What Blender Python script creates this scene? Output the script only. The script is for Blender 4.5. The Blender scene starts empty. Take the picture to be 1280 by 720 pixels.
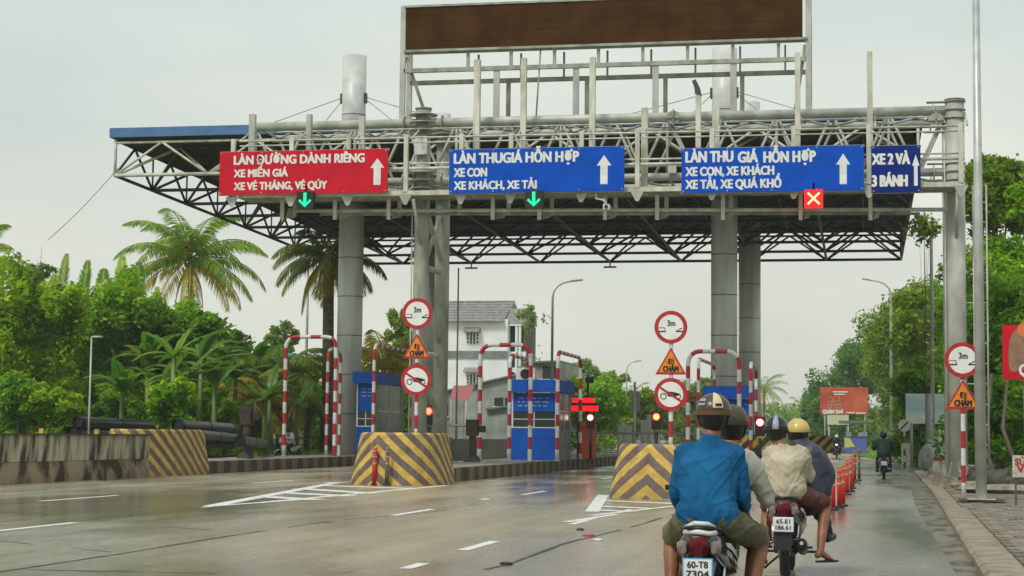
import bpy, bmesh, math, random
import numpy as np
from mathutils import Vector, Matrix, noise

# ------------------------------------------------------------------ camera, world, sun, exposure
SC = bpy.context.scene
COL = SC.collection
CAM_H = 1.38
FPX = 2200.0
YAW, PITCH, ROLL = math.radians(11.3), math.radians(4.76), math.radians(0.65)
CR = Matrix.Rotation(YAW, 3, 'Z') @ Matrix.Rotation(math.pi/2 + PITCH, 3, 'X') @ Matrix.Rotation(ROLL, 3, 'Z')
cd = bpy.data.cameras.new('camera')
cd.sensor_width = 36.0
cd.lens = FPX/1280*36.0
cd.clip_end = 5000
cam = bpy.data.objects.new('camera', cd)
COL.objects.link(cam)
cam.matrix_world = Matrix.Translation((0, 0, CAM_H)) @ CR.to_4x4()
SC.camera = cam
SC.render.resolution_x, SC.render.resolution_y = 1024, 576

SUN_EL, SUN_AZ = math.radians(52), math.radians(205)      # azimuth from +Y clockwise: behind the camera, to the left
w = bpy.data.worlds.new('World')
SC.world = w
w.use_nodes = True
nt = w.node_tree
nt.nodes.clear()
out = nt.nodes.new('ShaderNodeOutputWorld')
bg = nt.nodes.new('ShaderNodeBackground')
sky = nt.nodes.new('ShaderNodeTexSky')
sky.sky_type = 'NISHITA'
sky.sun_disc = False
sky.sun_elevation = SUN_EL
sky.sun_rotation = SUN_AZ
sky.air_density = 1.0
sky.dust_density = 3.0
tc = nt.nodes.new('ShaderNodeTexCoord')
mp = nt.nodes.new('ShaderNodeMapping')
mp.inputs['Scale'].default_value = (1.2, 1.2, 3.5)
nz = nt.nodes.new('ShaderNodeTexNoise')
nz.inputs['Scale'].default_value = 2.8
nz.inputs['Detail'].default_value = 5
nz.inputs['Roughness'].default_value = 0.45
sep = nt.nodes.new('ShaderNodeSeparateXYZ')
hr = nt.nodes.new('ShaderNodeValToRGB')                    # overcast cloud: paler at the horizon, blue-grey up high
e = hr.color_ramp.elements
e[0].position = 0.0; e[0].color = (6.2, 6.15, 5.35, 1)
e[1].position = 0.32; e[1].color = (4.9, 5.65, 5.5, 1)
m1 = e.new(0.14); m1.color = (6.1, 6.25, 5.6, 1)
mul = nt.nodes.new('ShaderNodeMixRGB'); mul.blend_type = 'MULTIPLY'; mul.inputs['Fac'].default_value = 1
nr = nt.nodes.new('ShaderNodeValToRGB')
nr.color_ramp.elements[0].position = 0.3; nr.color_ramp.elements[0].color = (0.82, 0.865, 0.905, 1)
nr.color_ramp.elements[1].position = 0.7; nr.color_ramp.elements[1].color = (1.08, 1.07, 1.045, 1)
mx = nt.nodes.new('ShaderNodeMixRGB'); mx.inputs['Fac'].default_value = 0.94
L = nt.links.new
L(tc.outputs['Generated'], mp.inputs['Vector']); L(mp.outputs['Vector'], nz.inputs['Vector'])
L(tc.outputs['Generated'], sep.inputs['Vector']); L(sep.outputs['Z'], hr.inputs['Fac'])
L(nz.outputs['Fac'], nr.inputs['Fac'])
L(hr.outputs['Color'], mul.inputs['Color1']); L(nr.outputs['Color'], mul.inputs['Color2'])
L(sky.outputs['Color'], mx.inputs['Color1']); L(mul.outputs['Color'], mx.inputs['Color2'])
L(mx.outputs['Color'], bg.inputs['Color'])
bg.inputs['Strength'].default_value = 0.1
L(bg.outputs['Background'], out.inputs['Surface'])

sd = bpy.data.lights.new('sun', 'SUN')
sd.energy = 1.5
sd.angle = math.radians(14)
sd.color = (1.0, 0.96, 0.9)
sun = bpy.data.objects.new('sun', sd)
COL.objects.link(sun)
sdir = Vector((math.sin(SUN_AZ)*math.cos(SUN_EL), math.cos(SUN_AZ)*math.cos(SUN_EL), math.sin(SUN_EL)))
sun.rotation_euler = sdir.to_track_quat('Z', 'Y').to_euler()
sun.location = (0, -20, 40)
SC.view_settings.view_transform = 'Standard'
SC.view_settings.look = 'None'
SC.view_settings.gamma = 1
SC.view_settings.exposure = 0.38
SC.cycles.max_bounces = 6
SC.cycles.diffuse_bounces = 4
SC.cycles.transparent_max_bounces = 8

# ------------------------------------------------------------------ helpers
def ray(px, py):
    return CR @ Vector(((px-640)/FPX, -(py-360)/FPX, -1.0))
def G(px, py, z=0.0):                      # where a sight line of the survey meets the height z
    d = ray(px, py); t = (z-CAM_H)/d.z
    return Vector((0, 0, CAM_H)) + d*t
def P(px, py, Y):                          # where it meets the cross-section Y metres up the road
    d = ray(px, py)
    return Vector((0, 0, CAM_H)) + d*(Y/d.y)

MATS = {}
def mat(key, col, rough=0.6, metal=0.0, var=0.12, scale=6.0, col2=None, bump=0.0, bdist=0.02, bscale=None, stretch=(1, 1, 1), detail=4, emit=None, estr=0, spec=0.5, coat=0.0, lo=0.35, hi=0.65):
    if key in MATS: return MATS[key]
    m = bpy.data.materials.new(key); MATS[key] = m
    m.use_nodes = True
    t = m.node_tree; b = t.nodes['Principled BSDF']
    b.inputs['Roughness'].default_value = rough
    b.inputs['Metallic'].default_value = metal
    b.inputs['Specular IOR Level'].default_value = spec
    b.inputs['Coat Weight'].default_value = coat
    c = t.nodes.new('ShaderNodeTexCoord'); mpp = t.nodes.new('ShaderNodeMapping')
    mpp.inputs['Scale'].default_value = stretch
    n = t.nodes.new('ShaderNodeTexNoise'); n.inputs['Scale'].default_value = scale; n.inputs['Detail'].default_value = detail
    r = t.nodes.new('ShaderNodeValToRGB')
    a = tuple(max(0, x*(1-var)) for x in col)+(1,)
    z = tuple(min(1, x*(1+var)) for x in col)+(1,) if col2 is None else tuple(col2)+(1,)
    r.color_ramp.elements[0].position = lo; r.color_ramp.elements[0].color = a
    r.color_ramp.elements[1].position = hi; r.color_ramp.elements[1].color = z
    t.links.new(c.outputs['Object'], mpp.inputs['Vector']); t.links.new(mpp.outputs['Vector'], n.inputs['Vector'])
    t.links.new(n.outputs['Fac'], r.inputs['Fac']); t.links.new(r.outputs['Color'], b.inputs['Base Color'])
    if bump:
        n2 = t.nodes.new('ShaderNodeTexNoise'); n2.inputs['Scale'].default_value = bscale or scale*4; n2.inputs['Detail'].default_value = 5
        bp = t.nodes.new('ShaderNodeBump'); bp.inputs['Strength'].default_value = bump; bp.inputs['Distance'].default_value = bdist
        t.links.new(mpp.outputs['Vector'], n2.inputs['Vector']); t.links.new(n2.outputs['Fac'], bp.inputs['Height'])
        t.links.new(bp.outputs['Normal'], b.inputs['Normal'])
    if emit:
        b.inputs['Emission Color'].default_value = tuple(emit)+(1,)
        b.inputs['Emission Strength'].default_value = estr
    return m

def leaf_mat(key, dark, mid, light, trans=0.46, rough=0.6):
    if key in MATS: return MATS[key]
    m = bpy.data.materials.new(key); MATS[key] = m
    m.use_nodes = True
    t = m.node_tree; b = t.nodes['Principled BSDF']; o = t.nodes['Material Output']
    b.inputs['Roughness'].default_value = rough
    b.inputs['Specular IOR Level'].default_value = 0.35
    g = t.nodes.new('ShaderNodeNewGeometry')
    r = t.nodes.new('ShaderNodeValToRGB')
    el = r.color_ramp.elements
    el[0].position = 0.0; el[0].color = dark+(1,)
    el[1].position = 1.0; el[1].color = light+(1,)
    x = el.new(0.5); x.color = mid+(1,)
    c = t.nodes.new('ShaderNodeTexCoord')
    n = t.nodes.new('ShaderNodeTexNoise'); n.inputs['Scale'].default_value = 0.7; n.inputs['Detail'].default_value = 2
    ad = t.nodes.new('ShaderNodeMath'); ad.operation = 'MULTIPLY_ADD'; ad.inputs[1].default_value = 0.45
    sb = t.nodes.new('ShaderNodeMath'); sb.operation = 'MULTIPLY_ADD'; sb.inputs[1].default_value = 1.6; sb.inputs[2].default_value = -0.53
    t.links.new(c.outputs['Object'], n.inputs['Vector']); t.links.new(n.outputs['Fac'], sb.inputs[0])
    t.links.new(g.outputs['Random Per Island'], ad.inputs[0]); t.links.new(sb.outputs[0], ad.inputs[2])
    t.links.new(ad.outputs[0], r.inputs['Fac']); t.links.new(r.outputs['Color'], b.inputs['Base Color'])
    tr = t.nodes.new('ShaderNodeBsdfTranslucent'); ms = t.nodes.new('ShaderNodeMixShader'); ms.inputs['Fac'].default_value = trans
    t.links.new(r.outputs['Color'], tr.inputs['Color'])
    t.links.new(b.outputs['BSDF'], ms.inputs[1]); t.links.new(tr.outputs['BSDF'], ms.inputs[2])
    t.links.new(ms.outputs['Shader'], o.inputs['Surface'])
    return m

ORG = {}
def tag(o, label=None, cat=None, group=None, kind=None):
    if label: o['label'] = label
    if cat: o['category'] = cat
    if group: o['group'] = group
    if kind: o['kind'] = kind
    return o
def thing(name, label, cat, org=(0, 0, 0), group=None):
    o = bpy.data.objects.new(name, None); COL.objects.link(o)
    o.empty_display_size = 0.2
    o.location = org; ORG[o.name] = Vector(org)
    return tag(o, label, cat, group)

class MB:
    def __init__(s): s.v = []; s.f = []; s.m = []; s.sm = []; s.uv = {}
    def add(s, vs, fs, mi=0, smooth=False):
        k = len(s.v); s.v += [tuple(x) for x in vs]
        for f in fs: s.f.append(tuple(i+k for i in f)); s.m.append(mi); s.sm.append(smooth)
        return s
    def box(s, c, d, mi=0, rz=0, M=None):
        x, y, z = d[0]/2, d[1]/2, d[2]/2; vs = []
        R_ = M or Matrix.Rotation(rz, 3, 'Z')
        for i in (-1, 1):
            for j in (-1, 1):
                for k in (-1, 1): vs.append(Vector(c)+R_@Vector((i*x, j*y, k*z)))
        return s.add(vs, [(0, 1, 3, 2), (4, 6, 7, 5), (0, 4, 5, 1), (2, 3, 7, 6), (0, 2, 6, 4), (1, 5, 7, 3)], mi)
    def bb(s, x0, x1, y0, y1, z0, z1, mi=0): return s.box(((x0+x1)/2, (y0+y1)/2, (z0+z1)/2), (abs(x1-x0), abs(y1-y0), abs(z1-z0)), mi)
    def tube(s, pts, r, n=8, mi=0, caps=True, smooth=True, mis=None):
        pts = [Vector(p) for p in pts]
        rs = r if isinstance(r, (list, tuple)) else [r]*len(pts)
        k = len(s.v); up = None
        for i, p in enumerate(pts):
            if i == 0: t = pts[1]-p
            elif i == len(pts)-1: t = p-pts[i-1]
            else: t = (pts[i+1]-p).normalized()+(p-pts[i-1]).normalized()
            t = t.normalized() if t.length > 1e-9 else Vector((0, 0, 1))
            if up is None:
                up = Vector((0, 0, 1)) if abs(t.z) < 0.9 else Vector((0, 1, 0))
            a = t.cross(up)
            if a.length < 1e-4: a = t.cross(Vector((1, 0, 0)))
            a.normalize(); b = a.cross(t).normalized(); up = b
            for j in range(n):
                th = 2*math.pi*(j+0.5)/n
                s.v.append(tuple(p+(a*math.cos(th)+b*math.sin(th))*rs[i]))
        for i in range(len(pts)-1):
            for j in range(n):
                q = (j+1) % n
                s.f.append((k+i*n+j, k+i*n+q, k+(i+1)*n+q, k+(i+1)*n+j)); s.m.append(mis[i] if mis else mi); s.sm.append(smooth)
        if caps:
            s.f.append(tuple(k+j for j in range(n))[::-1]); s.m.append(mis[0] if mis else mi); s.sm.append(False)
            s.f.append(tuple(k+(len(pts)-1)*n+j for j in range(n))); s.m.append(mis[-1] if mis else mi); s.sm.append(False)
        return s
    def prism(s, poly, off, mi=0, smooth=False):         # polygon (3-D points) pushed along off
        n = len(poly); off = Vector(off); a = [Vector(p) for p in poly]
        vs = a+[p+off for p in a]
        fs = [tuple(range(n))[::-1], tuple(range(n, 2*n))]
        fs += [(i, (i+1) % n, n+(i+1) % n, n+i) for i in range(n)]
        return s.add(vs, fs, mi, smooth)
    def disc(s, c, r, axis, th, n=24, mi=0):
        axis = Vector(axis).normalized(); u = axis.orthogonal().normalized(); v = axis.cross(u)
        poly = [Vector(c)+(u*math.cos(2*math.pi*i/n)+v*math.sin(2*math.pi*i/n))*r for i in range(n)]
        return s.prism(poly, axis*th, mi)
    def torus(s, c, R_, r, axis='X', n=24, k=8, mi=0, arc=(0, 2*math.pi)):
        full = abs(arc[1]-arc[0]-2*math.pi) < 1e-6
        vs = []; m_ = n if full else n+1
        for i in range(m_):
            a = arc[0]+(arc[1]-arc[0])*i/n
            for j in range(k):
                b = 2*math.pi*j/k; q = R_+r*math.cos(b); h = r*math.sin(b)
                p = (h, q*math.cos(a), q*math.sin(a)) if axis == 'X' else ((q*math.cos(a), h, q*math.sin(a)) if axis == 'Y' else (q*math.cos(a), q*math.sin(a), h))
                vs.append(Vector(c)+Vector(p))
        fs = [((i*k+j), (i*k+(j+1) % k), (((i+1) % m_)*k+(j+1) % k), (((i+1) % m_)*k+j)) for i in range(n) for j in range(k)]
        return s.add(vs, fs, mi, True)
    def loft(s, secs, n=14, p=2.4, mi=0):                # (x, y, z, half width, half height) cross-sections across Y
        vs = []
        for (x, y, z, a, b) in secs:
            for j in range(n):
                t = 2*math.pi*j/n; c_, s_ = math.cos(t), math.sin(t)
                vs.append((x+a*math.copysign(abs(c_)**(2/p), c_), y, z+b*math.copysign(abs(s_)**(2/p), s_)))
        fs = [(i*n+j, i*n+(j+1) % n, (i+1)*n+(j+1) % n, (i+1)*n+j) for i in range(len(secs)-1) for j in range(n)]
        s.add(vs, fs, mi, True)
        k = len(s.v)-len(vs)
        s.f.append(tuple(k+j for j in range(n))); s.m.append(mi); s.sm.append(False)
        s.f.append(tuple(k+(len(secs)-1)*n+j for j in range(n))[::-1]); s.m.append(mi); s.sm.append(False)
        return s
    def sph(s, c, r, n=12, k=8, mi=0, zr=(-1, 1)):
        rr = r if isinstance(r, (tuple, list)) else (r, r, r); vs = []
        a0, a1 = math.asin(zr[0]), math.asin(zr[1])
        for i in range(k+1):
            a = a0+(a1-a0)*i/k
            for j in range(n):
                t = 2*math.pi*j/n
                vs.append((c[0]+rr[0]*math.cos(a)*math.cos(t), c[1]+rr[1]*math.cos(a)*math.sin(t), c[2]+rr[2]*math.sin(a)))
        fs = [(i*n+j, i*n+(j+1) % n, (i+1)*n+(j+1) % n, (i+1)*n+j) for i in range(k) for j in range(n)]
        return s.add(vs, fs, mi, True)

def new_mesh(name, v, f, mats, mi=None, sm=None):
    me = bpy.data.meshes.new(name)
    me.from_pydata(v, [], f)
    for m in mats: me.materials.append(m)
    if mi: me.polygons.foreach_set('material_index', mi)
    if sm is not None: me.polygons.foreach_set('use_smooth', sm)
    me.update()
    return me
def org_of(p):
    return ORG.get(p.name, Vector((0, 0, 0))) if p else Vector((0, 0, 0))
def ob(name, mb, mats, parent=None, label=None, cat=None, group=None, kind=None, org=None, local=False):
    """one object; top-level ones get their origin at org; children share their thing's origin"""
    if not isinstance(mats, (list, tuple)): mats = [mats]
    o_ = Vector((0, 0, 0))
    if parent is not None: o_ = org_of(parent)
    elif org is not None: o_ = Vector(org)
    v = mb.v if o_.length == 0 or local else [(a[0]-o_.x, a[1]-o_.y, a[2]-o_.z) for a in mb.v]
    me = new_mesh(name, v, mb.f, mats, mb.m, mb.sm)
    o = bpy.data.objects.new(name, me); COL.objects.link(o)
    if parent is not None: o.parent = parent; ORG[o.name] = o_
    elif org is not None: o.location = org; ORG[o.name] = o_
    return tag(o, label, cat, group, kind)
def place(name, me, parent, loc, rot=(0, 0, 0), sc=(1, 1, 1)):   # shared mesh data
    o = bpy.data.objects.new(name, me); COL.objects.link(o)
    o.parent = parent; o.location = Vector(loc)-org_of(parent); o.rotation_euler = rot; o.scale = sc
    return o
def dup(o, parent=None):
    c = o.copy(); COL.objects.link(c)
    ORG[c.name] = ORG.get(o.name, Vector((0, 0, 0)))
    if parent is not None: c.parent = parent
    for ch in list(o.children): dup(ch, c)
    return c

_capH = [None]
def text_mesh(s, bold=0.012):
    cu = bpy.data.curves.new('lettering', 'FONT'); cu.body = s; cu.resolution_u = 3
    o = bpy.data.objects.new('lettering', cu); COL.objects.link(o)
    bpy.context.view_layer.update()
    me = bpy.data.meshes.new_from_object(o.evaluated_get(bpy.context.evaluated_depsgraph_get()))
    bpy.data.objects.remove(o); bpy.data.curves.remove(cu)
    return me
def cap_height():
    if _capH[0] is None:
        me = text_mesh('H', 0); ys = [v.co.y for v in me.vertices]; _capH[0] = max(ys)-min(ys)
        bpy.data.meshes.remove(me)
    return _capH[0]
def text(s, origin, width, cap, m, parent, u=(1, 0, 0), up=(0, 0, 1), bold=0.05, name='lettering', thick=0.5):
    """flat lettering from origin (left end of the baseline), fitted to width, capitals cap high"""
    me = text_mesh(s, bold)
    xs = [v.co.x for v in me.vertices]; x0, x1 = min(xs), max(xs)
    sx = width/(x1-x0); sy = cap/cap_height()
    u = Vector(u).normalized(); up = Vector(up).normalized(); nrm = u.cross(up)
    o_ = org_of(parent); O = Vector(origin)-o_
    bm = bmesh.new(); bm.from_mesh(me); bm.verts.ensure_lookup_table()   # close the slits where strokes of one letter overlap
    bmesh.ops.remove_doubles(bm, verts=bm.verts, dist=1e-5)
    seen = set()
    for e0 in list(bm.edges):
        if not e0.is_boundary or e0 in seen: continue
        lp = [e0.verts[0]]; cur = e0.verts[1]; e_ = e0; seen.add(e0)
        while cur != lp[0] and len(lp) < 400:
            lp.append(cur); nx = [k for k in cur.link_edges if k.is_boundary and k not in seen]
            if not nx: break
            e_ = nx[0]; seen.add(e_); cur = e_.other_vert(cur)
        if cur == lp[0] and len(lp) > 2:
            ar = abs(sum(lp[i].co.x*lp[(i+1) % len(lp)].co.y-lp[(i+1) % len(lp)].co.x*lp[i].co.y for i in range(len(lp))))/2
            fc = e0.link_faces[0].calc_center_median() if e0.link_faces else lp[0].co
            ins = False; j_ = len(lp)-1
            for i_ in range(len(lp)):
                xi, yi, xj, yj = lp[i_].co.x, lp[i_].co.y, lp[j_].co.x, lp[j_].co.y
                if (yi > fc.y) != (yj > fc.y) and fc.x < (xj-xi)*(fc.y-yi)/(yj-yi)+xi: ins = not ins
                j_ = i_
            if ar < .009 and not ins:
                try: bm.faces.new(lp)
                except ValueError: pass
    bm.to_mesh(me); bm.free()
    vs = [v.co.copy() for v in me.vertices]; fs = [tuple(p.vertices) for p in me.polygons]; bpy.data.meshes.remove(me)
    sx = (width-2*bold*cap)/(x1-x0); AV = []; AF = []                       # heavier strokes: the outline laid down again, slightly shifted
    for k, (a, b) in enumerate(((0, 0), (1, 0), (-1, 0), (0, 1), (0, -1), (.7, .7), (-.7, -.7), (.7, -.7), (-.7, .7)) if bold else ((0, 0),)):
        n0 = len(AV); AV += [O+u*((c.x-x0)*sx+cap*bold*(1+a))+up*(c.y*sy+cap*bold*.6*b)+nrm*(.0006*k*max(.3, cap*4)) for c in vs]
        AF += [tuple(i+n0 for i in f) for f in fs]
    me = new_mesh(name, AV, AF, [m])
    o = bpy.data.objects.new(name, me); COL.objects.link(o); o.parent = parent; ORG[o.name] = o_
    return o
def textpx(s, xl, yb, xr, cap, Y, m, parent, bold=0.07):
    a = P(xl, yb, Y); b = P(xr, yb, Y)
    sc = Y/FPX*1.02
    return text(s, (a.x, Y, a.z), b.x-a.x, cap*sc, m, parent, bold=bold)

# ------------------------------------------------------------------ foliage
def leaves(blobs, n, size, seed, up=0.35, aspect=0.5, sub=9, spread=0.30, shell=0.45, droop=0.0):
    """n leaf-sized quads in sub-clumps of the blobs (cx,cy,cz,rx,ry,rz)"""
    rg = np.random.default_rng(seed)
    B = np.array(blobs, float); vol = (B[:, 3]*B[:, 4]*B[:, 5])**0.75; vol /= vol.sum()
    C = []; S = []; W = []
    for b, w_ in zip(B, vol):
        k = max(3, int(sub*len(B)*w_))
        d = rg.normal(size=(k, 3)); d /= np.linalg.norm(d, axis=1)[:, None]
        r = shell+(1-shell)*rg.random(k)**0.6
        C.append(b[:3]+d*r[:, None]*b[3:6]); S.append(np.tile(b[3:6]*spread, (k, 1))*(0.55+0.9*rg.random((k, 1)))); W.append(np.full(k, w_/k))
    C = np.vstack(C); S = np.vstack(S); W = np.concatenate(W); W /= W.sum()
    i = rg.choice(len(C), n, p=W)
    q = rg.normal(size=(n, 3)); q /= (np.linalg.norm(q, axis=1)**0.45)[:, None]
    c = C[i]+q*S[i]*0.8
    c[:, 2] -= droop*np.abs(q[:, 2])*S[i][:, 2]
    nn = rg.normal(size=(n, 3)); nn[:, 2] = np.abs(nn[:, 2])+up; nn /= np.linalg.norm(nn, axis=1)[:, None]
    t = np.cross(nn, rg.normal(size=(n, 3))); t /= np.linalg.norm(t, axis=1)[:, None]
    b = np.cross(nn, t); s = size*(0.55+0.9*rg.random((n, 1)))
    v = np.stack([c-t*s, c+b*s*aspect, c+t*s, c-b*s*aspect], 1).reshape(-1, 3)
    return v
def quads_obj(name, v, m, parent=None, kind=None, label=None, cat=None):
    n = len(v)//4; v = v-np.array(org_of(parent))
    me = bpy.data.meshes.new(name); me.vertices.add(n*4); me.vertices.foreach_set('co', v.astype(np.float32).ravel())
    me.loops.add(n*4); me.loops.foreach_set('vertex_index', np.arange(n*4, dtype=np.int32))
    me.polygons.add(n); me.polygons.foreach_set('loop_start', np.arange(0, n*4, 4, dtype=np.int32))
    me.materials.append(m); me.update(calc_edges=True); me.validate()
    o = bpy.data.objects.new(name, me); COL.objects.link(o)
    if parent is not None: o.parent = parent; ORG[o.name] = org_of(parent)
    return tag(o, label, cat, None, kind)
BARK = mat('bark', (0.13, 0.10, 0.07), 0.9, bump=0.6, scale=5, stretch=(3, 3, 1))
def tree(label, base, blobs, n, size, m, seed, trunk=0.2, group='trees', cat='tree', name='leafy_tree', **kw):
    rg = random.Random(seed)
    base = Vector(base)
    t = thing(name, label, cat, base, group)
    bl = [(base.x+b[0], base.y+b[1], b[2], b[3], b[4], b[5]) for b in blobs]
    top = max(b[2] for b in bl); cx = sum(b[0] for b in bl)/len(bl); cy = sum(b[1] for b in bl)/len(bl)
    zc = sum(b[2] for b in bl)/len(bl)
    mid = base.lerp(Vector((cx, cy, zc)), 0.45)+Vector((rg.uniform(-.2, .2), rg.uniform(-.2, .2), 0))
    tip = Vector((cx, cy, zc+0.3*(top-zc)))
    tm = MB().tube([base-Vector((0, 0, .1)), base+Vector((0, 0, .4)), mid, tip], [trunk*1.35, trunk, trunk*.75, trunk*.2], 8)
    ob('trunk', tm, BARK, t)
    for k, b in enumerate(bl[:7]):
        a = mid.lerp(tip, rg.uniform(0, .6)); c = Vector(b[:3])
        h = a.lerp(c, .5)+Vector((0, 0, rg.uniform(-.2, .3)))
        ob('limb', MB().tube([a, h, c, c+(c-h)*.5], [trunk*.45, trunk*.3, trunk*.15, trunk*.05], 6), BARK, t)
    quads_obj('crown', leaves(bl, n, size, seed, **kw), m, t)
    return t
# ------------------------------------------------------------------ materials of the place
STEEL = mat('galvanised_steel', (0.40, 0.41, 0.35), 0.5, 0.1, scale=1.7, col2=(0.58, 0.585, 0.51), bump=0.15, detail=7, stretch=(1, 1, .6))
STEELD = mat('weathered_steel', (0.26, 0.275, 0.215), 0.6, 0.1, scale=2.5, col2=(0.42, 0.43, 0.35), bump=0.2, detail=7, stretch=(1, 1, .4))
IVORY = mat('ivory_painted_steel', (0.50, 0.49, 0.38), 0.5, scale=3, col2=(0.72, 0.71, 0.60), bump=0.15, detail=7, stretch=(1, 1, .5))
DARKST = mat('dark_and_shade_toned_steel', (0.035, 0.042, 0.035), 0.5, scale=3, col2=(0.06, 0.07, 0.055))  # canopy frame paint is pale; its backlit shade is put into this colour
CLAD = mat('pillar_cladding', (0.72, 0.72, 0.67), 0.42, 0.1, scale=1.2, col2=(0.82, 0.82, 0.77), stretch=(2, 2, .3))
MASTW = mat('pale_mast_cladding', (0.60, 0.60, 0.56), 0.4, scale=2, col2=(0.68, 0.68, 0.64))
SEAM = mat('dark_seam', (0.10, 0.10, 0.09), 0.8)
RED = mat('red_paint', (0.42, 0.012, 0.02), 0.45, scale=9, col2=(0.52, 0.02, 0.03))
WHITE = mat('white_paint', (0.66, 0.66, 0.62), 0.45, scale=7, col2=(0.78, 0.78, 0.75))
SIGNW = mat('sign_white', (0.80, 0.80, 0.76), 0.6, spec=.2, scale=3, var=.08)
SIGNR = mat('sign_red_panel', (0.60, 0.010, 0.030), 0.7, scale=1.5, var=0.12, spec=.15)
SIGNB = mat('sign_blue_panel', (0.000, 0.080, 0.52), 0.7, scale=1.5, var=0.12, spec=.15)
SIGNN = mat('sign_navy_panel', (0.003, 0.022, 0.20), 0.7, scale=1.5, var=0.12, spec=.15)
SIGNY = mat('sign_orange', (0.75, 0.24, 0.01), 0.5)
BLACK = mat('black_paint', (0.012, 0.012, 0.012), 0.5)
RUBBER = mat('black_rubber', (0.018, 0.018, 0.018), 0.75, scale=20)
PLASTIC = mat('black_gloss_plastic', (0.012, 0.012, 0.014), 0.22, coat=0.4)
CHROME = mat('chrome', (0.65, 0.65, 0.65), 0.18, 1.0)
YELLOW = mat('worn_yellow_paint', (0.50, 0.30, 0.03), 0.6, scale=5, col2=(0.70, 0.46, 0.07), bump=0.2)
BROWNB = mat('worn_dark_stripe', (0.10, 0.065, 0.06), 0.7, scale=5, col2=(0.17, 0.115, 0.10), bump=0.2)
KERBD = mat('kerb_dark', (0.05, 0.04, 0.03), 0.85, scale=6, col2=(0.10, 0.08, 0.05), bump=0.4)
KERBY = mat('kerb_faded_yellow', (0.14, 0.11, 0.06), 0.8, scale=6, col2=(0.27, 0.21, 0.10), bump=0.4)
ISLTOP = mat('island_concrete', (0.22, 0.20, 0.16), 0.75, scale=2, col2=(0.33, 0.31, 0.26), bump=0.3)
MARK = mat('worn_road_paint', (0.50, 0.49, 0.45), 0.6, scale=9, col2=(0.80, 0.79, 0.74), lo=0.3, hi=0.5, bump=0.1)
BLUEP = mat('booth_blue', (0.002, 0.085, 0.42), 0.6, spec=.2, scale=2, var=0.12)
BLUED = mat('fascia_blue', (0.07, 0.17, 0.36), 0.45, scale=2, var=0.12)
GREYW = mat('booth_grey', (0.20, 0.22, 0.21), 0.6, scale=2, var=0.2)
GLASS = mat('dark_window_glass', (0.02, 0.035, 0.035), 0.22, spec=0.5)
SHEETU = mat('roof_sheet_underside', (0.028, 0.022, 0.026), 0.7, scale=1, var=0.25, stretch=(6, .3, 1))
GRASS = mat('grass_ground', (0.05, 0.12, 0.012), 0.9, scale=3, col2=(0.13, 0.20, 0.03), bump=0.5)
SOIL = mat('bare_soil', (0.09, 0.055, 0.03), 0.9, scale=2.2, col2=(0.20, 0.14, 0.085), bump=0.8)
PVC = mat('black_pipe', (0.02, 0.024, 0.024), 0.28, scale=2, var=0.3)
HIVIS = mat('orange_delineator', (0.62, 0.018, 0.006), 0.55, scale=12, var=0.15)
HIVISD = mat('dirty_delineator_band', (0.32, 0.15, 0.07), 0.6, scale=12, col2=(0.5, 0.33, 0.2))

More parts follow.
